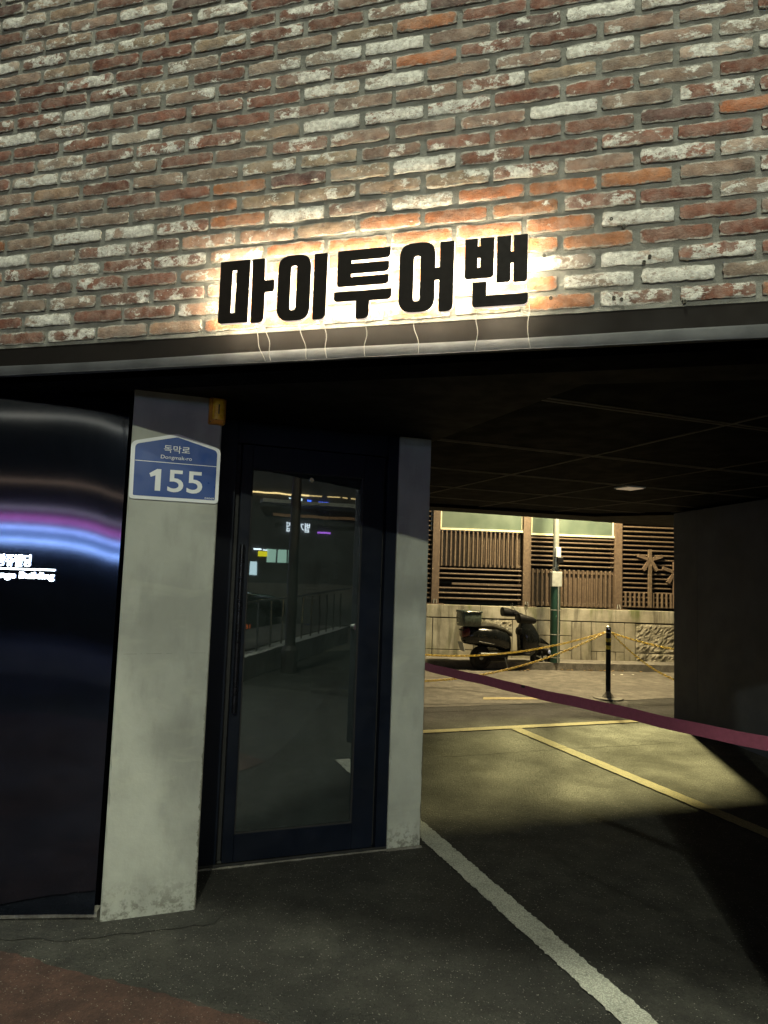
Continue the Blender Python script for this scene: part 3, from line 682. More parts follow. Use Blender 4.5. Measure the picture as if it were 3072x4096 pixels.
dpart('leaf_rail', M['aluminium'], .656, 1.321, 3.926, 3.975, .022, .166)
for b in ((.656, .662, 3.929, 3.945, .166, 2.163), (1.315, 1.3215, 3.929, 3.945, .166, 2.163), (.662, 1.315, 3.929, 3.945, 2.157, 2.163), (.662, 1.315, 3.929, 3.945, .166, .172)):
    dpart('glazing_bead', M['black_rubber'], *b, bev=0)
dpart('pane', M['pane'], .6565, 1.3205, 3.948, 3.958, .1665, 2.1625, bev=0)
hb = part(door); hb.tube([(.612, 3.88, .82), (.612, 3.88, 1.73)], .012, 10); hd = hb.build('handle', M['black_bar'], door, True)
for z in (.9, 1.65): q = part(door); q.tube([(.612, 3.88, z), (.612, 3.93, z)], .008, 8); q.build('handle_mount', M['black_bar'], hd)
dpart('threshold', M['black_rubber'], .421, 1.536, 3.915, 3.93, 0, .02)
ts = part(door); ts.tube([(.421 + i * .0279, 3.906 + random.uniform(-.002, .002), .006) for i in range(41)], [random.uniform(.003, .0065) for i in range(41)], 6); ts.build('sealant_bead', M['kerb'], door)
q = part(door); q.lathe([(.009, 3.944), (.013, 3.944), (.013, 3.9475), (.009, 3.9475)], (1.005, 0, 2.125), 'Y', 14); q.build('glass_stud', M['chrome'], door)
for b, txt in (((1.085, 1.14, 1.50, 1.655), 3), ((1.005, 1.07, 1.435, 1.505), 3), ((1.165, 1.19, 1.555, 1.665), 4), ((1.158, 1.19, 1.72, 1.79), 1), ((1.298, 1.312, 1.47, 1.51), 1)):
    nt_ = dpart('paper_notice', M['paper'], b[0], b[1], 3.9590, 3.9600, b[2], b[3], bev=0)
    for i in range(txt):
        z = b[3] - (i + .7) * (b[3] - b[2]) / (txt + .4)
        part(door).box(b[0] + .006, b[1] - .008, 3.9582, 3.9588, z - .0025, z + .0025).build('text_line', M['ink'], nt_)
q = part(door); q.tube([(1.10 + .045 * cos(a) * (1 if abs(a) < 2 else .9), 4.05, 1.895 + .052 * sin(a)) for a in [i * .52 - .6 for i in range(11)]], .005, 8); q.build('cable_loop', M['cable'], door, True)
dpart('wall_switch', M['paper'], 1.115, 1.145, 4.04, 4.07, 1.86, 1.965)
q = dpart('floor_display', M['black_bar'], .664, .725, 3.975, 3.99, 1.19, 1.33, bev=.001)
text_part('display_digits', '31', M['digit'], door, .668 - 1.0, .694 - 1.0, 1.262, 1.286, .0242, .0006, .01)

# amber warning light on the left pillar's top corner
wl = thing('warning_light', 'amber plastic signal box at the top corner of the wide pillar', 'light', FA, (.39, 3.46, 2.30))
part(wl).box(.350, .430, 3.445, 3.486, 2.298, 2.428, .006).build('light_housing', M['amber_dark'], wl)
lens = part(wl)
lens.prism([(.366 + .028 * (1 - cos(a)) , 3.444 - .016 * sin(a)) for a in [pi * i / 10 for i in range(11)]], 2.318, 2.420)
lens.build('light_lens', M['amber'], wl, True)
part(wl).box(.391, .397, 3.4255, 3.4275, 2.345, 2.392).build('light_slot', M['dark_slot'], wl)
for x in (.357, .423):
    for z in (2.306, 2.421): part(wl).lathe([(.0028, 3.4425), (.0028, 3.4455)], (x, 0, z), 'Y', 8).build('screw', M['dark_slot'], wl)

# blue house-number plate
ad = thing('address_plate', 'blue and white five-sided house number plate on the grey pillar', 'sign', FA, (.21, 3.48, 1.90))
def plate(pts, rad, y0, y1, mat, name):
    pts = [(x - .21, z - 1.90) for x, z in pts]; me = outline_mesh([rpoly(pts, rad)], y0 - 3.48, y1 - 3.48, name); return link_mesh(name, me, mat, ad)
plate([(.008, 1.909), (.419, 1.909), (.419, 2.180), (.211, 2.236), (.003, 2.181)], [.02, .02, .028, .01, .028], 3.476, 3.4865, M['white'], 'plate')
plate([(.025, 1.925), (.403, 1.925), (.403, 2.168), (.211, 2.219), (.022, 2.169)], [.006, .006, .02, .008, .02], 3.4747, 3.4757, M['blue'], 'blue_field')
q = part(ad); q.box(.025, .403, 3.4738, 3.4744, 2.0895, 2.0925).build('divider_line', M['white'], ad)
yy = 3.4739 - 3.48
text_part('street_name', '독막로', M['white'], ad, .152 - .21, .273 - .21, 2.140 - 1.9, 2.176 - 1.9, yy, .0006, .006)
text_part('street_name_latin', 'Dongmak-ro', M['white'], ad, .140 - .21, .284 - .21, 2.104 - 1.9, 2.127 - 1.9, yy, .0006, .004)
text_part('house_number', '55', M['white'], ad, .178 - .21, .340 - .21, 1.951 - 1.9, 2.058 - 1.9, yy, .0006, .012)
plate([(.121, 1.953), (.146, 1.953), (.146, 2.057), (.127, 2.057), (.093, 2.034), (.100, 2.017), (.121, 2.026)], 0, 3.4736, 3.4742, M['white'], 'house_number')
text_part('post_code', '04069', M['white'], ad, .354 - .21, .399 - .21, 1.929 - 1.9, 1.937 - 1.9, yy, .0006, .0)

# ============================================================ POLISHED PANEL WITH BUILDING NAME
pan = thing('polished_panel', 'dark mirror-polished steel wall panel left of the wide pillar', 'wall', FP, (-1.2, 0, 0), kind='thing')
m = part(pan); nxp, nzp = 48, 24; gv = []
for i in range(nxp + 1):
    col = []
    for j in range(nzp + 1):
        x = -2.6 + 2.592 * i / nxp; z = .03 + 2.37 * j / nzp
        y = .004 * sin(x * 2.3 + z * .8) + .0008 * sin(z * 3.1 + x * 1.3)
        if x > -.45: y += .009 * ((x + .45) / .45) ** 3 * (1 + 1.6 * (z - 1.4))
        col.append(m.bm.verts.new((x, y, z)))
    gv.append(col)
for i in range(nxp):
    for j in range(nzp): m.bm.faces.new((gv[i][j], gv[i + 1][j], gv[i + 1][j + 1], gv[i][j + 1]))
m.build('panel_sheet', M['panel'], pan, True)
part(pan).box(-2.6, -.02, .085, .20, 0, 2.43).build('panel_backing', M['flat_black'], pan)
part(pan).box(-2.6, -.004, .02, .084, -.01, .028).build('panel_plinth', M['kerb'], pan)
nm = thing('building_name_sign', 'small glowing white Korean and English building name on the dark polished panel', 'sign', FP, (-.42, -.006, 1.56))
text_part('korean_name', '오랑쥬빌딩', M['led_white'], nm, -.586 + .42, -.400 + .42, 1.573 - 1.56, 1.628 - 1.56, .0, .004, .010)
text_part('english_name', 'Orange Building', M['led_white'], nm, -.610 + .42, -.290 + .42, 1.509 - 1.56, 1.549 - 1.56, .0, .004, .012)
part(nm).box(-.610, -.288, -.008, -.004, 1.5575, 1.5645).build('underline', M['led_white'], nm)
for x in (-.60, -.505, -.42, -.33):
    part(nm).tube([(x, -.003, 1.561), (x, .03, 1.561)], .0015, 6).build('stud', M['black_bar'], nm)

# ============================================================ BARRIER TAPE AND RIGHT-HAND WALLS
tp = thing('barrier_tape', 'long plum coloured webbing strap stretched across the parking entrance', 'barrier', FW, (1.0, 3.0, 0))
A_, B_ = Vector((.275, 4.20, 1.058)), Vector((1.455, 2.13, 1.080))
pts = []
for i in range(31):
    t = i / 30; p = A_.lerp(B_, t); p.z -= .008 * 4 * t * (1 - t) + .0022 * sin(t * 19) + .0012 * sin(t * 47); pts.append(p)
part(tp).ribbon(pts, .047, .0022).build('webbing', M['tape'], tp)
q = part(tp); q.ribbon([A_.lerp(B_, t) + Vector((-.003, -.002, .010)) for t in (.36, .37)], .012, .002); q.build('stitched_end', M['black_rubber'], tp)
fc_ = thing('shade_column', 'unseen dark column at the front corner, sized to shade the ground on the right', 'pillar', FF, (1.9, .05, 0), kind='thing')
part(fc_).box(1.525, 2.3, -.03, .12, 0, 2.39, .004).build('shade_column_body', M['clad'], fc_)  # unseen column, its width and place set to shade the right foreground
part(tp).lathe([(.028, 2.10), (.028, 2.16)], (1.462, 0, 1.08), 'Y', 12).build('strap_anchor', M['galv'], tp)
rw = thing('dark_wall', 'tall dark metal-clad wall on the right of the parking court', 'wall', FW, (3.7, 7, 0), kind='thing')
# left face runs towards the camera, split into cladding sheets
qx = lambda y: 3.487 + (8.355 - y) * .1032
part(rw).prism([(qx(8.35) + .012, 8.343), (qx(3) + .012, 3), (6.5, 3), (6.5, 8.9), (qx(8.35) + .55, 8.9)], 0, 2.431).build('wall_core', M['flat_black'], rw)
ys = [8.355, 7.86, 6.55, 5.2, 3.9, 2.9]
for a, b in zip(ys, ys[1:]):
    part(rw).prism([(qx(a), a), (qx(b + .004), b + .004), (qx(b + .004) + .011, b + .004), (qx(a) + .011, a)], .0, 2.431).build('cladding_sheet', M['clad'], rw)
part(rw).prism([(qx(8.355) + .0, 8.358), (qx(8.355) + .0, 8.366), (qx(8.355) + .56, 8.92), (qx(8.355) + .56, 8.905)], 0, 2.431).build('cladding_sheet', M['clad'], rw)

# ============================================================ RETAINING WALL, FENCE
rt = thing('retaining_wall', 'stained concrete retaining wall with green moss, jointed into panels', 'wall', FG, (0, .1, 0), kind='thing')
part(rt).box(-9, 9, .03, .40, 0, 1.03).build('wall_core', M['groove'], rt)
part(rt).box(-9, 9, .0, .42, .838, 1.062, .006).build('wall_coping', M['wall_c'], rt)
PAN = [(-6, -4.0, .265, .818, 0), (-3.98, -2.18, .265, .818, 0), (-6, -2.18, .02, .25, 0), (-2.165, -1.42, .265, .818, 0), (-1.405, -.702, .265, .818, 1), (-2.165, -.702, .02, .25, 0), (-.69, -.224, .02, .818, 0),
       (-.212, .418, .567, .824, 0), (-.212, .418, .294, .552, 0), (-.212, .418, .02, .28, 0), (.43, .592, .02, .818, 0), (.603, .79, .02, .818, 0), (.801, 1.418, .294, .818, 0), (.801, .888, .02, .28, 0), (.90, 1.253, .02, .28, 0), (1.264, 1.418, .02, .28, 0),
       (1.43, 1.628, .02, .818, 0), (1.642, 3.4, .288, .812, 1), (1.642, 3.4, .02, .272, 1), (3.42, 6, .02, .812, 1)]
for x0, x1, z0, z1, rs in PAN:
    if rs:
        m = part(rt); nX, nZ = max(6, int((x1 - x0) / .035)), max(5, int((z1 - z0) / .035)); g = []
        for i in range(nX + 1):
            g.append([m.bm.verts.new((x0 + (x1 - x0) * i / nX, (.012 if i in (0, nX) or j in (0, nZ) else random.uniform(-.012, .016)), z0 + (z1 - z0) * j / nZ)) for j in range(nZ + 1)])
        for i in range(nX):
            for j in range(nZ): m.bm.faces.new((g[i][j], g[i + 1][j], g[i + 1][j + 1], g[i][j + 1]))
        rim = [g[i][0] for i in range(nX)] + [g[nX][j] for j in range(nZ)] + [g[i][nZ] for i in range(nX, 0, -1)] + [g[0][j] for j in range(nZ, 0, -1)]
        bk = [m.bm.verts.new((v.co.x, .035, v.co.z)) for v in rim]
        for k in range(len(rim)): m.bm.faces.new((rim[k], bk[k], bk[(k + 1) % len(rim)], rim[(k + 1) % len(rim)]))
        m.build('stone_panel', M['wall_r'], rt)
    else: part(rt).box(x0, x1, .006, .035, z0, z1, .004).build('wall_panel', M['wall_c'], rt)

fe = thing('slat_fence', 'brown slatted timber fence with frosted glass lights on top of the retaining wall', 'fence', FG, (0, .15, 1.062))
WD = M['wood']
def fbox(name, mat, *b, bev=.004): return part(fe).box(*b, bev).build(name, mat, fe)
for x0, x1 in ((-3.75, -3.60), (-2.20, -2.063), (-.496, -.347), (1.262, 1.409), (2.95, 3.10), (4.6, 4.75)):
    fbox('fence_post', WD, x0, x1, .07, .24, 1.08, 2.86)
    q = part(fe); q.box(x0 - .10, x1 + .10, .03, .28, 1.0625, 1.079, .002).build('base_plate', WD, fe)
    for s in (.03, -.03): q = part(fe); q.tube([((x0 + x1) / 2 + s, .055, 1.079), ((x0 + x1) / 2 + s * .6, .062, 1.16)], .006, 6); q.build('bolt', M['galv'], fe)
fbox('dark_yard_sheet', M['void'], -5.2, 6, .34, .36, 1.063, 2.43, bev=0)  # black sheets put in for the dark yard seen between the slats
fbox('dark_yard_sheet', M['void'], 1.41, 6, .34, .36, 2.431, 2.84, bev=0); fbox('dark_yard_sheet', M['void'], -5.2, -2.2, .34, .36, 2.431, 2.84, bev=0)
def hsl(x0, x1, zs, h=.030):
    for z in zs: fbox('fence_slat', WD, x0, x1, .10 + random.uniform(-.002, .002), .165, z - h / 2, z + h / 2, bev=.009)
def vsl(xs, z0, z1, w=.034, y=.09):
    for x in xs: fbox('fence_slat', WD, x - w / 2, x + w / 2, y + random.uniform(-.003, .003), y + .055, z0, z1, bev=.008)
PS = .0883
hsl(1.411, 2.948, [2.805 - PS * i for i in range(20) if 2.805 - PS * i > 1.10])
hsl(-.345, 1.26, [2.354, 2.278, 2.188, 2.106, 2.02, 1.934, 1.844])
vsl([-.30 + i * .0875 for i in range(18)], 1.085, 1.775)
fbox('fence_rail', WD, -.345, 1.26, .150, .185, 1.70, 1.76); fbox('fence_rail', WD, -.345, 1.26, .150, .185, 1.10, 1.16)
fbox('fence_board', WD, -.345, 1.26, .19, .21, 1.085, 1.775, bev=0)
vsl([-2.024 + i * .0831 for i in range(18)], 1.765, 2.43)
fbox('fence_board', WD, -2.04, -.512, .185, .20, 1.78, 2.42, bev=0)
fbox('fence_rail', WD, -2.06, -.50, .146, .18, 1.775, 1.82)
hsl(-2.062, -.512, [1.72, 1.63, 1.544, 1.367, 1.276, 1.181])
fbox('fence_slat', WD, -1.82, -.512, .10, .17, 1.430, 1.466)
fbox('fence_stile', WD, -.555, -.512, .172, .20, 1.10, 2.43); fbox('fence_stile', WD, 1.215, 1.259, .172, .20, 1.09, 2.40)
hsl(-3.598, -2.205, [2.766 - PS * i for i in range(19)])
vsl([1.479 + i * .0878 for i in range(5)] + [2.013 + i * .0862 for i in range(11)], 1.117, 1.391, .03, .06)
vsl([-2.33 - i * .0862 for i in range(10)], 1.117, 1.43, .03, .06)
hsl(3.102, 4.598, [2.805 - PS * i for i in range(19)])
# star-shaped ornament standing in front of the slats
for cx, cz in ((1.935, 2.02), (2.42, 1.80)):
    fbox('ornament_bar', WD, cx - .033, cx + .033, .035, .085, 1.12, cz + .19)
    for ang, ln in ((162, .215), (18, .215), (238, .22), (302, .22)):
        a = radians(ang); mt = Matrix.Translation((cx + .033 * cos(a), .0, cz + .02 * sin(a))) @ Matrix.Rotation(-a, 4, 'Y')
        part(fe).box(.01, ln, .030, .082, -.030, .030, .003, None).bm if False else None
        m = part(fe); m.box(.012, ln, .031, .083, -.030, .030, 0, mt); m.build('ornament_arm', WD, fe)
# frosted lights and their sills
for x0, x1, zb in ((-2.062, -.497, 2.475), (-.346, 1.261, 2.44)):
    fbox('glass_light', M['frosted'], x0 + .03, x1 - .03, .13, .145, zb, 2.85, bev=0)
    fbox('glass_sill', M['cream'], x0, x1, .085, .17, zb - .04, zb - .002)
    fbox('glass_stop', M['cream'], x0 + .001, x0 + .028, .12, .16, zb, 2.845); fbox('glass_stop', M['cream'], x1 - .028, x1 - .001, .12, .16, zb, 2.845)
fbox('fence_cap', WD, -5, 6, .05, .26, 2.861, 2.90)

# ============================================================ LAMPS
def lamp_light(name, parent, loc, power, col, r=.09, spot=None):
    l = bpy.data.lights.new(name, 'POINT' if not spot else 'SPOT'); l.energy = power; l.color = col; l.shadow_soft_size = r
    if spot: l.spot_size = radians(spot); l.spot_blend = 1.0
    o = bpy.data.objects.new(name, l); COL.objects.link(o); o.parent = parent; o.location = loc; return o
lp = thing('street_lamp', 'slim grey lamp post with a green lower sleeve standing at the kerb by the fence', 'street lamp', FW, (3.08, 12.50, .13))
q = part(lp)
q.tube([(3.10, 12.50, .13), (3.10, 12.50, 4.2), (3.12, 12.45, 4.37), (3.20, 12.30, 4.48), (3.30, 11.98, 4.50)], [.060, .045, .04, .032, .028], 14).build('pole', M['galv'], lp, True)
q = part(lp); q.lathe([(.088, .131), (.088, 1.455), (.080, 1.462), (.062, 1.462)], (3.10, 12.50, 0), 'Z', 16); q.build('green_sleeve', M['green_sleeve'], lp, True, angle=30)
part(lp).box(3.015, 3.19, 12.40, 12.55, 1.463, 1.725, .006).build('junction_box', M['greybox'], lp)
part(lp).box(3.075, 3.165, 12.39, 12.45, 1.98, 2.155, .008).build('meter_box', M['white'], lp)
q = part(lp); q.box(3.10, 3.21, 12.38, 12.44, 1.88, 1.985, .01).build('camera_bracket', M['sc_black'], lp)
q = part(lp); q.tube([(3.07, 12.44, 2.0), (3.05, 12.42, 1.85), (3.09, 12.43, 1.73)], .006, 6); q.build('conduit', M['sc_black'], lp)
q = part(lp); q.tube([(3.13, 12.405, .135), (3.13, 12.405, 1.46)], .014, 8); q.build('conduit', M['galv'], lp)
for z in (.22, .62, 1.05): q = part(lp); q.lathe([(.0885, z - .006), (.091, z), (.0885, z + .006)], (3.10, 12.50, 0), 'Z', 16); q.build('clamp_band', M['galv'], lp)
q = part(lp); q.loft([(3.16, 11.82, 4.47, .05, .03), (3.24, 11.80, 4.47, .16, .055), (3.50, 11.78, 4.47, .17, .05), (3.60, 11.76, 4.48, .08, .03)], 10).build('lamp_head', M['galv'], lp, True)
lamp_light('lamp_bulb', lp, (.30, -.80, 4.15), P_ALLEY, C_ALLEY, .24)
def road_lamp(label, x, y, h, armx, army, power, cone=None, aim=None):
    t = thing('street_lamp', label, 'street lamp', FW, (x, y, 0), 'lamps along the front street')
    part(t).tube([(x, y, 0), (x, y, h), (x + armx * .5, y + army * .5, h + .28), (x + armx, y + army, h + .30)], [.085, .06, .045, .035], 12).build('pole', M['dark_pole'], t, True)
    part(t).lathe([(.13, 0), (.13, .35), (.09, .42)], (x, y, 0), 'Z', 12).build('pole_base', M['dark_pole'], t)
    part(t).lathe([(.03, h + .36), (.16, h + .33), (.19, h + .25), (.17, h + .24)], (x + armx, y + army, 0), 'Z', 14).build('lamp_head', M['galv'], t, True)
    o = lamp_light('lamp_bulb', t, (armx, army, h + .17), power, C_STREET, .07 if cone else .42, cone)
    if cone: o.rotation_euler = (Vector(aim) - Vector((x + armx, y + army, h + .17))).to_track_quat('-Z', 'Y').to_euler()
road_lamp('dark low street lamp beside the near lane, its arm over the walkway', 2.2, -1.6, 3.97, -1.34, .9, P_NEAR, 125, (.5, 2.6, 0))
road_lamp('dark street lamp across the road by the shops', -.5, -7.9, 5.40, .3, .9, P_FAR, 64, (-.2, 3.4, .1))
road_lamp('tall dark street lamp with a long arm reaching over the entrance', 3.4, -1.9, 8.9, -3.66, 2.42, P_HIGH)
fl_ = thing('floodlight', 'floodlight on a tall mast behind the slatted fence', 'floodlight', FW, (7.7, 29.5, 0))
part(fl_).tube([(7.7, 29.7, 0), (7.7, 29.7, 12.6)], [.16, .09], 12).build('mast', M['galv'], fl_, True)
part(fl_).box(7.4, 8.0, 29.5, 29.66, 12.1, 12.5, .02).build('flood_housing', M['galv'], fl_)
o = lamp_light('lamp_bulb', fl_, (-.06, -.25, 12.3), P_FLOOD, C_FLOOD, .6, 15)
o.rotation_euler = (Vector((3.6, 6.6, 0)) - Vector((7.64, 29.25, 12.3))).to_track_quat('-Z', 'Y').to_euler()

# ============================================================ BOLLARD AND CHAINS
bo = thing('bollard', 'slim black bollard with two yellow bands on a round base in the alley', 'bollard', FW, (3.135, 9.68, 0))
c = (3.135, 9.68, 0)
part(bo).lathe([(.033, .03), (.033, .935)], c, 'Z', 14).build('post', M['sc_black'], bo, True, angle=30)
part(bo).lathe([(.0345, .936), (.0345, .955), (.028, .972), (.010, .978)], c, 'Z', 14).build('cap', M['chrome'], bo, True)
for z in (.765, .665): part(bo).lathe([(.0336, z), (.0336, z + .05)], c, 'Z', 14).build('reflective_band', M['yellow'], bo, True, angle=30)
part(bo).lathe([(.20, .0045), (.20, .016), (.085, .020), (.045, .075), (.0338, .10)], c, 'Z', 20).build('base', M['kerb'], bo, True)
part(bo).lathe([(.0338, .885), (.042, .889), (.042, .897), (.0338, .901)], c, 'Z', 14).build('collar', M['galv'], bo)
def link_me():
    m = MB(); R_, r_ = .015, .0058; n, k = 8, 5; rings = []
    for i in range(n):
        a = 2 * pi * i / n; cx = R_ * cos(a) * .8; cz = 0; ring = []
        ctr = Vector((.023 * cos(a), .0125 * sin(a), 0)); nn = Vector((cos(a), sin(a), 0))
        rings.append([m.bm.verts.new(ctr + (nn * cos(2 * pi * j / k) + Vector((0, 0, 1)) * sin(2 * pi * j / k)) * r_) for j in range(k)])
    m._skin(rings, close=True); bmesh.ops.recalc_face_normals(m.bm, faces=m.bm.faces)
    me = bpy.data.meshes.new('chain_link'); m.bm.to_mesh(me); m.bm.free(); me.materials.append(M['chain'])
    for p in me.polygons: p.use_smooth = True
    return me
LINK = link_me()
def chain(label, a, b, sag):
    a, b = Vector(a), Vector(b)
    t = thing('chain', label, 'chain', FW, tuple(a), 'yellow chains around the bollard')
    L = (b - a).length; n = int(L / .036)
    P = lambda s: a.lerp(b, s) - Vector((0, 0, sag * 4 * s * (1 - s)))
    for i in range(n):
        s = (i + .5) / n; p = P(s); d = (P(min(1, s + .01)) - P(max(0, s - .01))).normalized()
        qm = d.to_track_quat('X', 'Z').to_matrix().to_4x4() @ Matrix.Rotation(radians(45 + 90 * (i % 2)), 4, 'X')
        o = bpy.data.objects.new('chain_link', LINK); COL.objects.link(o); o.parent = t
        o.matrix_local = Matrix.Translation(p - a) @ qm
chain('yellow chain from the bollard past the scooter, the upper of the two on its left', (3.095, 9.68, .895), (-.3, 10.6, .52), .24)
chain('yellow chain from the bollard sagging to the near ground, lower of two on its left', (3.095, 9.67, .89), (-.6, 8.55, .36), .30)
chain('yellow chain from the bollard dipping to the wall foot, the steeper one on its right', (3.175, 9.67, .89), (5.2, 9.15, .62), .50)
chain('yellow chain from the bollard running towards the stone panel, the flatter one on its right', (3.175, 9.68, .89), (6.4, 10.3, .78), .22)

# ============================================================ SCOOTER
FS = Fr(1.745, 12.19, 17.5)
sc = thing('scooter', 'dark parked motor scooter with a grey-green top box and handlebar muffs', 'scooter', FS, (.5, 0, 0))
def wheel(x, r=.205, w=.055):
    t = part(sc); rings = []
    for i in range(24):
        a = 2 * pi * i / 24; ring = []
        for j in range(8):
            b = 2 * pi * j / 8; rr = r - w * .9 + w * .9 * cos(b) * 1.0
            ring.append(t.bm.verts.new((x + rr * cos(a), w * sin(b), r + rr * sin(a))))
        rings.append(ring)
    t._skin(rings, close=True); ty = t.build('wheel', M['tyre'], sc, True)
    h = part(sc); h.lathe([(.105, -.030), (.112, -.026), (.112, .026), (.105, .03)], (x, 0, r), 'Y', 18); h.build('rim', M['sc_black'], ty)
    h = part(sc); h.lathe([(.035, -.045), (.035, .045)], (x, 0, r), 'Y', 12); h.build('hub', M['galv'], ty)
    for k in range(5):
        a = 2 * pi * k / 5 + .3; mt = Matrix.Translation((x, 0, r)) @ Matrix.Rotation(-a, 4, 'Y')
        h = part(sc); h.box(.03, .108, -.033, .033, -.012, .012, 0, mt); h.build('spoke', M['galv'] if x > .5 else M['sc_black'], ty)  # front spokes paler, standing in for light on the front wheel
wheel(0); wheel(1.17)
part(sc).loft([(-.36, 0, .56, .05, .05), (-.33, 0, .57, .10, .12), (-.20, 0, .58, .15, .155), (.0, 0, .57, .175, .175), (.25, 0, .55, .175, .185), (.42, 0, .50, .15, .19), (.52, 0, .44, .11, .17), (.55, 0, .42, .07, .12)], 18, 2.5).build('body_cowl', M['sc_paint'], sc, True, angle=60)
part(sc).loft([(-.20, 0, .745, .08, .03), (-.08, 0, .755, .125, .045), (.15, 0, .755, .135, .052), (.38, 0, .70, .125, .05), (.53, 0, .625, .09, .04), (.58, 0, .595, .05, .025)], 14, 2.6).build('seat', M['sc_seat'], sc, True)
part(sc).loft([(.40, 0, .29, .15, .05), (.60, 0, .275, .17, .035), (.85, 0, .285, .17, .035), (.92, 0, .33, .15, .06)], 12, 3).build('footboard', M['sc_black'], sc, True)
ls = part(sc)
ls.loft([(.25, 0, .86, .14, .12), (.34, 0, .90, .17, .17), (.48, 0, .925, .185, .20), (.60, 0, .915, .18, .20), (.71, 0, .885, .145, .165), (.80, 0, .862, .10, .11), (.90, 0, .82, .07, .07)], 18, 2.3)
for v in ls.bm.verts: v.co = Vector((v.co.z, v.co.y, v.co.x))
ls.build('leg_shield', M['sc_paint'], sc, True, angle=60)
part(sc).loft([(.69, 0, .66, .05, .05), (.72, 0, .66, .09, .075), (.80, 0, .66, .10, .09)], 12, 3).build('glove_box', M['sc_black'], sc, True)
part(sc).tube([(.78, 0, .92), (.89, 0, .74), (1.08, 0, .38), (1.17, 0, .205)], [.035, .045, .04, .03], 10).build('steering_column', M['sc_black'], sc, True)
part(sc).loft([(.95, 0, .52, .04, .04), (1.02, 0, .54, .06, .075), (1.14, 0, .515, .06, .055), (1.27, 0, .46, .04, .025), (1.33, 0, .43, .02, .012)], 12).build('front_fender', M['sc_paint'], sc, True)
for s in (-1, 1): part(sc).tube([(1.06, s * .065, .50), (1.17, s * .07, .205)], .016, 8).build('fork', M['sc_black'], sc, True)
part(sc).loft([(.68, 0, .89, .06, .045), (.76, 0, .91, .09, .07), (.84, 0, .88, .075, .07), (.91, 0, .83, .04, .03)], 12).build('headset', M['sc_black'], sc, True)
part(sc).tube([(.72, -.36, .88), (.76, -.15, .91), (.79, 0, .915), (.77, .15, .94), (.76, .36, .96)], .014, 8).build('handlebar', M['sc_black'], sc, True)
for s in (-1, 1):
    q = part(sc); rings = []
    cx, cy, cz = .74, s * .30, .92 + s * .04
    prof = [(-.19, .07, .065), (-.185, .088, .082), (-.10, .085, .08), (.0, .078, .07), (.10, .06, .055), (.15, .03, .03)]
    for dx, hy, hz in prof: rings.append((cx + dx, cy, cz - dx * .12, hy, hz))
    q.loft(rings, 14, 2.2).build('handlebar_muff', M['sc_black'], sc, True)
    part(sc).tube([(.78, s * .16, .94), (.75, s * .20, 1.03), (.73, s * .23, 1.07)], .006, 6).build('mirror_stem', M['sc_black'], sc)
    q = part(sc); q.lathe([(.0, -.008), (.05, -.006), (.055, .0), (.05, .006), (.0, .008)], (.72, s * .25, 1.09), 'X', 14)
    q.build('mirror', M['chrome'], sc, True)
part(sc).loft([(-.40, 0, .875, .15, .10), (-.385, 0, .875, .17, .135), (-.20, 0, .875, .175, .14), (-.08, 0, .875, .17, .135), (-.065, 0, .875, .15, .11)], 16, 7).build('top_box', M['box_green'], sc, True)
part(sc).loft([(-.41, 0, .985, .155, .012), (-.40, 0, .99, .182, .02), (-.065, 0, .99, .182, .02), (-.05, 0, .985, .155, .012)], 16, 6).build('box_lid', M['box_green'], sc, True)
part(sc).box(-.36, -.10, -.186, -.1805, .985, 1.0, .003).build('box_trim', M['chrome'], sc)
part(sc).box(-.38, .02, -.09, .09, .665, .69, .005).build('box_rack', M['sc_black'], sc)
part(sc).loft([(-.375, 0, .62, .07, .06), (-.35, 0, .63, .115, .10), (-.27, 0, .65, .145, .10)], 12).build('tail_light', M['red_lens'], sc, True)
mt = Matrix.Translation((-.36, 0, .40)) @ Matrix.Rotation(radians(-18), 4, 'Y')
q = part(sc); q.box(-.006, .004, -.10, .10, -.08, .08, 0, mt); q.build('number_plate', M['greybox'], sc)
part(sc).loft([(-.12, -.15, .27, .035, .03), (-.08, -.155, .275, .05, .045), (.30, -.15, .265, .05, .045), (.44, -.14, .25, .03, .025)], 10).build('exhaust', M['sc_black'], sc, True)
part(sc).box(-.09, .40, -.208, -.203, .285, .306, .003).build('exhaust_shield', M['galv'], sc)
part(sc).tube([(-.12, -.176, .50), (.0, -.182, .48), (.16, -.180, .455)], .008, 6).build('trim_strip', M['chrome'], sc)
part(sc).box(.12, .48, -.10, .10, .16, .30, .02).build('engine', M['sc_black'], sc)
part(sc).tube([(.42, -.10, .22), (.46, -.14, .02), (.52, -.15, .008)], .012, 6).build('centre_stand', M['galv'], sc)
part(sc).loft([(1.27, -.09, .30, .01, .02), (1.29, -.09, .31, .028, .035), (1.33, -.09, .29, .022, .03), (1.35, -.09, .27, .008, .012)], 10).build('disc_lock', M['pale_blue'], sc, True)
part(sc).tube([(-.02, .0, 1.01), (-.02, .0, 1.14)], .004, 5).build('antenna', M['sc_black'], sc)

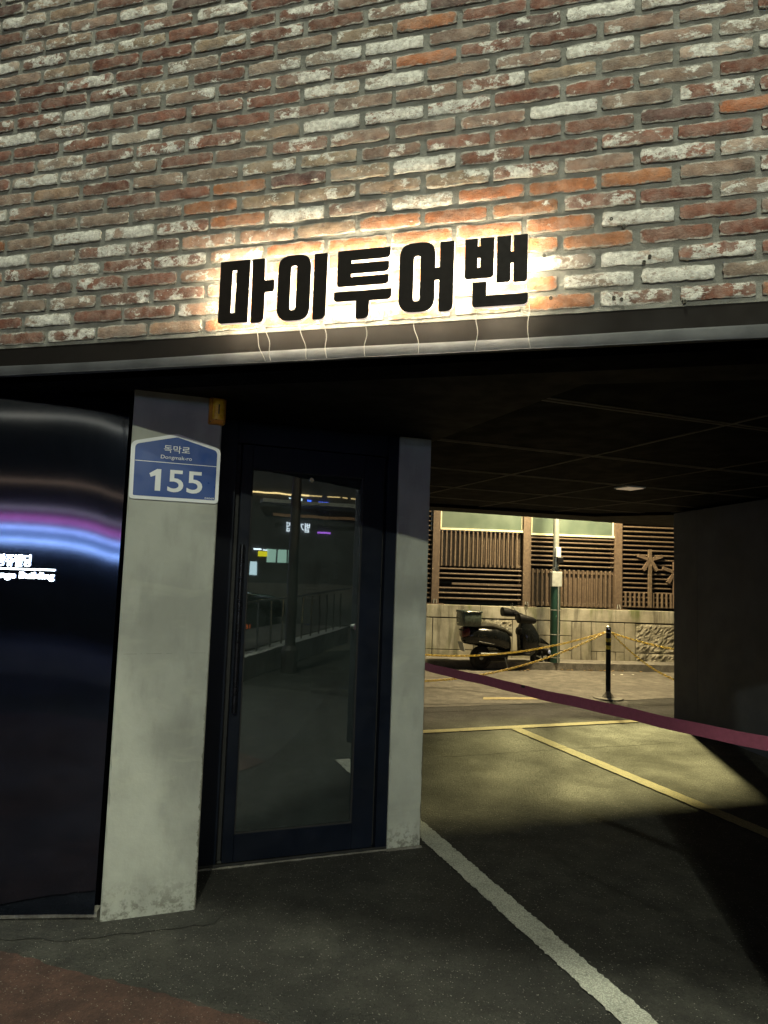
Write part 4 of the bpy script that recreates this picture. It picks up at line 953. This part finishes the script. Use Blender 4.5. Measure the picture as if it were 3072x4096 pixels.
# ============================================================ LITTER
def scrap(name, label, cat, x, y, z, s, mat, group=None):
    m = MB(FW, (x, y, z)); n = 7; rg = random.Random(int(x * 1000 + y * 77))
    top = [m.bm.verts.new((x + s * cos(2 * pi * i / n) * rg.uniform(.5, 1), y + .6 * s * sin(2 * pi * i / n) * rg.uniform(.5, 1), z + rg.uniform(.002, s * .5))) for i in range(n)]
    cv = m.bm.verts.new((x, y, z + s * .2)); cl = m.bm.verts.new((x, y, z + .001))
    for i in range(n): m.bm.faces.new((top[i], top[(i + 1) % n], cv)); m.bm.faces.new((top[(i + 1) % n], top[i], cl))
    tag(m.build(name, mat), label, cat, group)
for i in range(16):
    x = 3.2 + i * .09 + random.uniform(-.1, .1)
    scrap('dry_leaf', 'dry fallen leaf lying along the kerb right of the lamp post', 'leaf', x, 12.10 + (x - .76) * .105 + .27 + random.uniform(-.16, .0) - .1, .009, random.uniform(.03, .06), M['leaf'], 'leaves along the kerb')
for i in range(7):
    scrap('dry_leaf', 'dry fallen leaf lying under the parked scooter', 'leaf', 2.1 + i * .08, 12.15 + random.uniform(-.05, .1), .006, random.uniform(.03, .055), M['leaf'], 'leaves under the scooter')
scrap('paper_scrap', 'crumpled white scrap on the alley pavement near the chain', 'litter', .62, 10.15, .006, .05, M['litter'])
for x, y in ((4.0, 12.05), (4.15, 12.1), (4.35, 12.12)): scrap('paper_scrap', 'tiny white scrap on the pavement right of the bollard', 'litter', x, y, .006, .03, M['litter'], 'scraps right of the bollard')

# ============================================================ ACROSS THE STREET (seen in the door glass and the panel)
FO = Fr(8.4, -9.78, 20.325)
sh = thing('shop_building', 'dark shop building across the street with lit windows, mirrored in the door glass', 'building', FO, (0, -2, 0), kind='thing')
def spart(t, name, mat, *b, bev=0): return part(t).box(*b, bev).build(name, mat, t)
spart(sh, 'wall', M['shop_wall'], -3.0, 4.5, -6, -.05, 0, 7.5)
spart(sh, 'lower_wall', M['shop_wall2'], -3.0, 4.5, -.05, -.03, 0, 1.2)
spart(sh, 'led_strip', emissive('warm_led_strip', (1.0, .72, .30), 4), -1.6, .55, -.02, .02, 3.78, 3.82)
for x0, x1 in ((.58, .95), (1.12, 1.5), (1.58, 1.72), (1.85, 2.2)): spart(sh, 'led_strip', emissive('dim_led_strip', (1.0, .72, .30), 1.8), x0, x1, -.02, .02, 3.785, 3.815)
win_m = emissive('lit_window', (.62, 1.0, .80), .9)
for i, x in enumerate((-.62, -.30, .02)): spart(sh, 'window', win_m, x, x + .27, -.04, -.02, 1.80, 2.18)
spart(sh, 'tube_lamp', emissive('tube_lamp', (.85, .97, 1.0), 5), -1.0, -.78, -.02, .0, 2.13, 2.17)
spart(sh, 'tube_lamp', emissive('tube_lamp_small', (.80, .97, 1.0), 4), -.74, -.62, -.02, .0, 2.12, 2.15)
spart(sh, 'yellow_board', emissive('yellow_board', (1.0, .90, .02), 1.7), -.86, -.62, -.015, .0, 1.96, 2.10)
spart(sh, 'light_box', emissive('light_box', (.70, .95, 1.0), 1.9), -1.08, -.88, -.015, .0, 1.42, 1.80)
def stext(t, body, mat, x0, x1, z0, z1, y):
    # faces +y (towards the entrance)
    return text_part('sign_lettering', body, mat, t, x0, x1, z0, z1, y, .02, .012, flip=True)
stext(sh, 'DT', emissive('sign_white', (.75, .95, 1.0), 4), -.04, .34, 3.55, 3.70, 2.02)
stext(sh, '별기밥집', emissive('sign_white2', (.85, .95, 1.0), 3), -.08, .62, 2.70, 2.98, 2.02)
spart(sh, 'blue_sign', emissive('sign_blue_neon', (.05, .16, 1.0), 5), .50, .62, -.02, .02, 3.58, 3.68)
spart(sh, 'blue_sign', emissive('sign_blue_neon2', (.08, .16, 1.0), 3.5), .85, 1.15, -.02, .02, 3.60, 3.64)
spart(sh, 'violet_sign', emissive('violet_sign', (.55, .18, 1.0), 2.2), .85, 1.25, -.02, .02, 2.70, 2.74)
spart(sh, 'canopy_beam', M['greybox'], -.95, 2.3, .3, .7, 3.46, 3.56)
spart(sh, 'canopy_rail', simple('copper_rail', (.45, .26, .15), .4), -.6, 2.3, .45, .52, 3.10, 3.18)
s2 = thing('shop_building', 'long shop building with blue and magenta light bands, mirrored in the dark panel', 'building', FW, (-5, -13, 0), kind='thing')
spart(s2, 'wall', M['shop_wall'], -16, 4.2, -18, -11.4, 0, 9)
for z, h, col, st in ((5.73, .03, (1.0, .86, .45), 3.2), (5.20, .05, (1.0, .85, .5), 2.4), (3.66, .02, (1.0, .6, .3), 3), (3.0, .04, (.8, .65, .6), 3), (2.73, .17, (.85, .18, .55), 2.6), (2.50, .05, (.45, .62, 1.0), 14), (2.36, .22, (.22, .40, .8), 1.3), (2.18, .06, (.45, .65, 1.0), 15), (2.08, .03, (.5, .7, 1.0), 6)):
    spart(s2, 'light_band', emissive('light_band', col, st * 1.6), -9.5, 4.1, -11.39, -11.36, z - h / 2, z + h / 2)
rmp = thing('ramp', 'low concrete ramp with a steel handrail in front of the shops opposite', 'ramp', FW, (4.5, -3.2, 0), kind='thing')
P0, P1 = Vector((2.3, -1.42, 0)), Vector((7.2, -5.3, 0)); dd = (P1 - P0).normalized(); qn = Vector((-dd.y, dd.x, 0))
mq = part(rmp); mq.prism([tuple(p)[:2] for p in (P0, P1, P1 - qn * 1.6, P0 - qn * 1.6)], 0, .34); mq.build('ramp_slab', M['ramp'], rmp)
mq = part(rmp); mq.prism([tuple(p)[:2] for p in (P0 - qn * .28, P1 - qn * .28, P1 - qn * 1.6, P0 - qn * 1.6)], .341, .36); mq.build('ramp_surface', M['alley'], rmp)
hr = part(rmp); hr.tube([P0 + Vector((0, 0, 1.10)), P1 + Vector((0, 0, 1.22))], .02, 8); hr.build('handrail', M['chrome'], rmp, True)
for i in range(11):
    p = P0.lerp(P1, (i + .5) / 11) - qn * .12; q = part(rmp); q.tube([p + Vector((0, 0, .34)), p + Vector((0, 0, 1.11))], .016, 8); q.build('rail_post', M['chrome'], rmp, True)
MB().sheet([(-30, -5.2), (30, -3.2), (30, -8.2), (-30, -8.6)], .004).build('street', M['alley'], kind='structure')
FC = Fr(5.55, -9.55, 20.325)
cr = thing('parked_car', 'dark saloon car with bright headlights in front of the shops opposite', 'car', FC, (0, 0, 0))
part(cr).loft([(-2.1, 0, .62, .7, .22), (-1.9, 0, .66, .84, .32), (-.6, 0, .70, .88, .36), (.9, 0, .68, .88, .35), (1.9, 0, .62, .82, .28), (2.15, 0, .55, .65, .18)], 16, 4).build('body', M['sc_paint'], cr, True)
part(cr).loft([(-1.5, 0, 1.0, .60, .06), (-.9, 0, 1.18, .68, .22), (.2, 0, 1.20, .68, .24), (.95, 0, 1.02, .66, .06)], 14, 3.5).build('cabin', M['black_bar'], cr, True)
for x in (-1.35, 1.35):
    for s in (-.78, .78): part(cr).lathe([(.12, s - .1), (.30, s - .1), (.32, s - .06), (.32, s + .06), (.30, s + .1), (.12, s + .1)], (x, 0, .32), 'Y', 18).build('wheel', M['tyre'], cr, True)
for s in (-.55, .55): part(cr).loft([(1.98, s, .66, .14, .05), (2.12, s, .65, .10, .04)], 10).build('headlight', emissive('headlight', (.9, .97, 1.0), 8), cr, True)
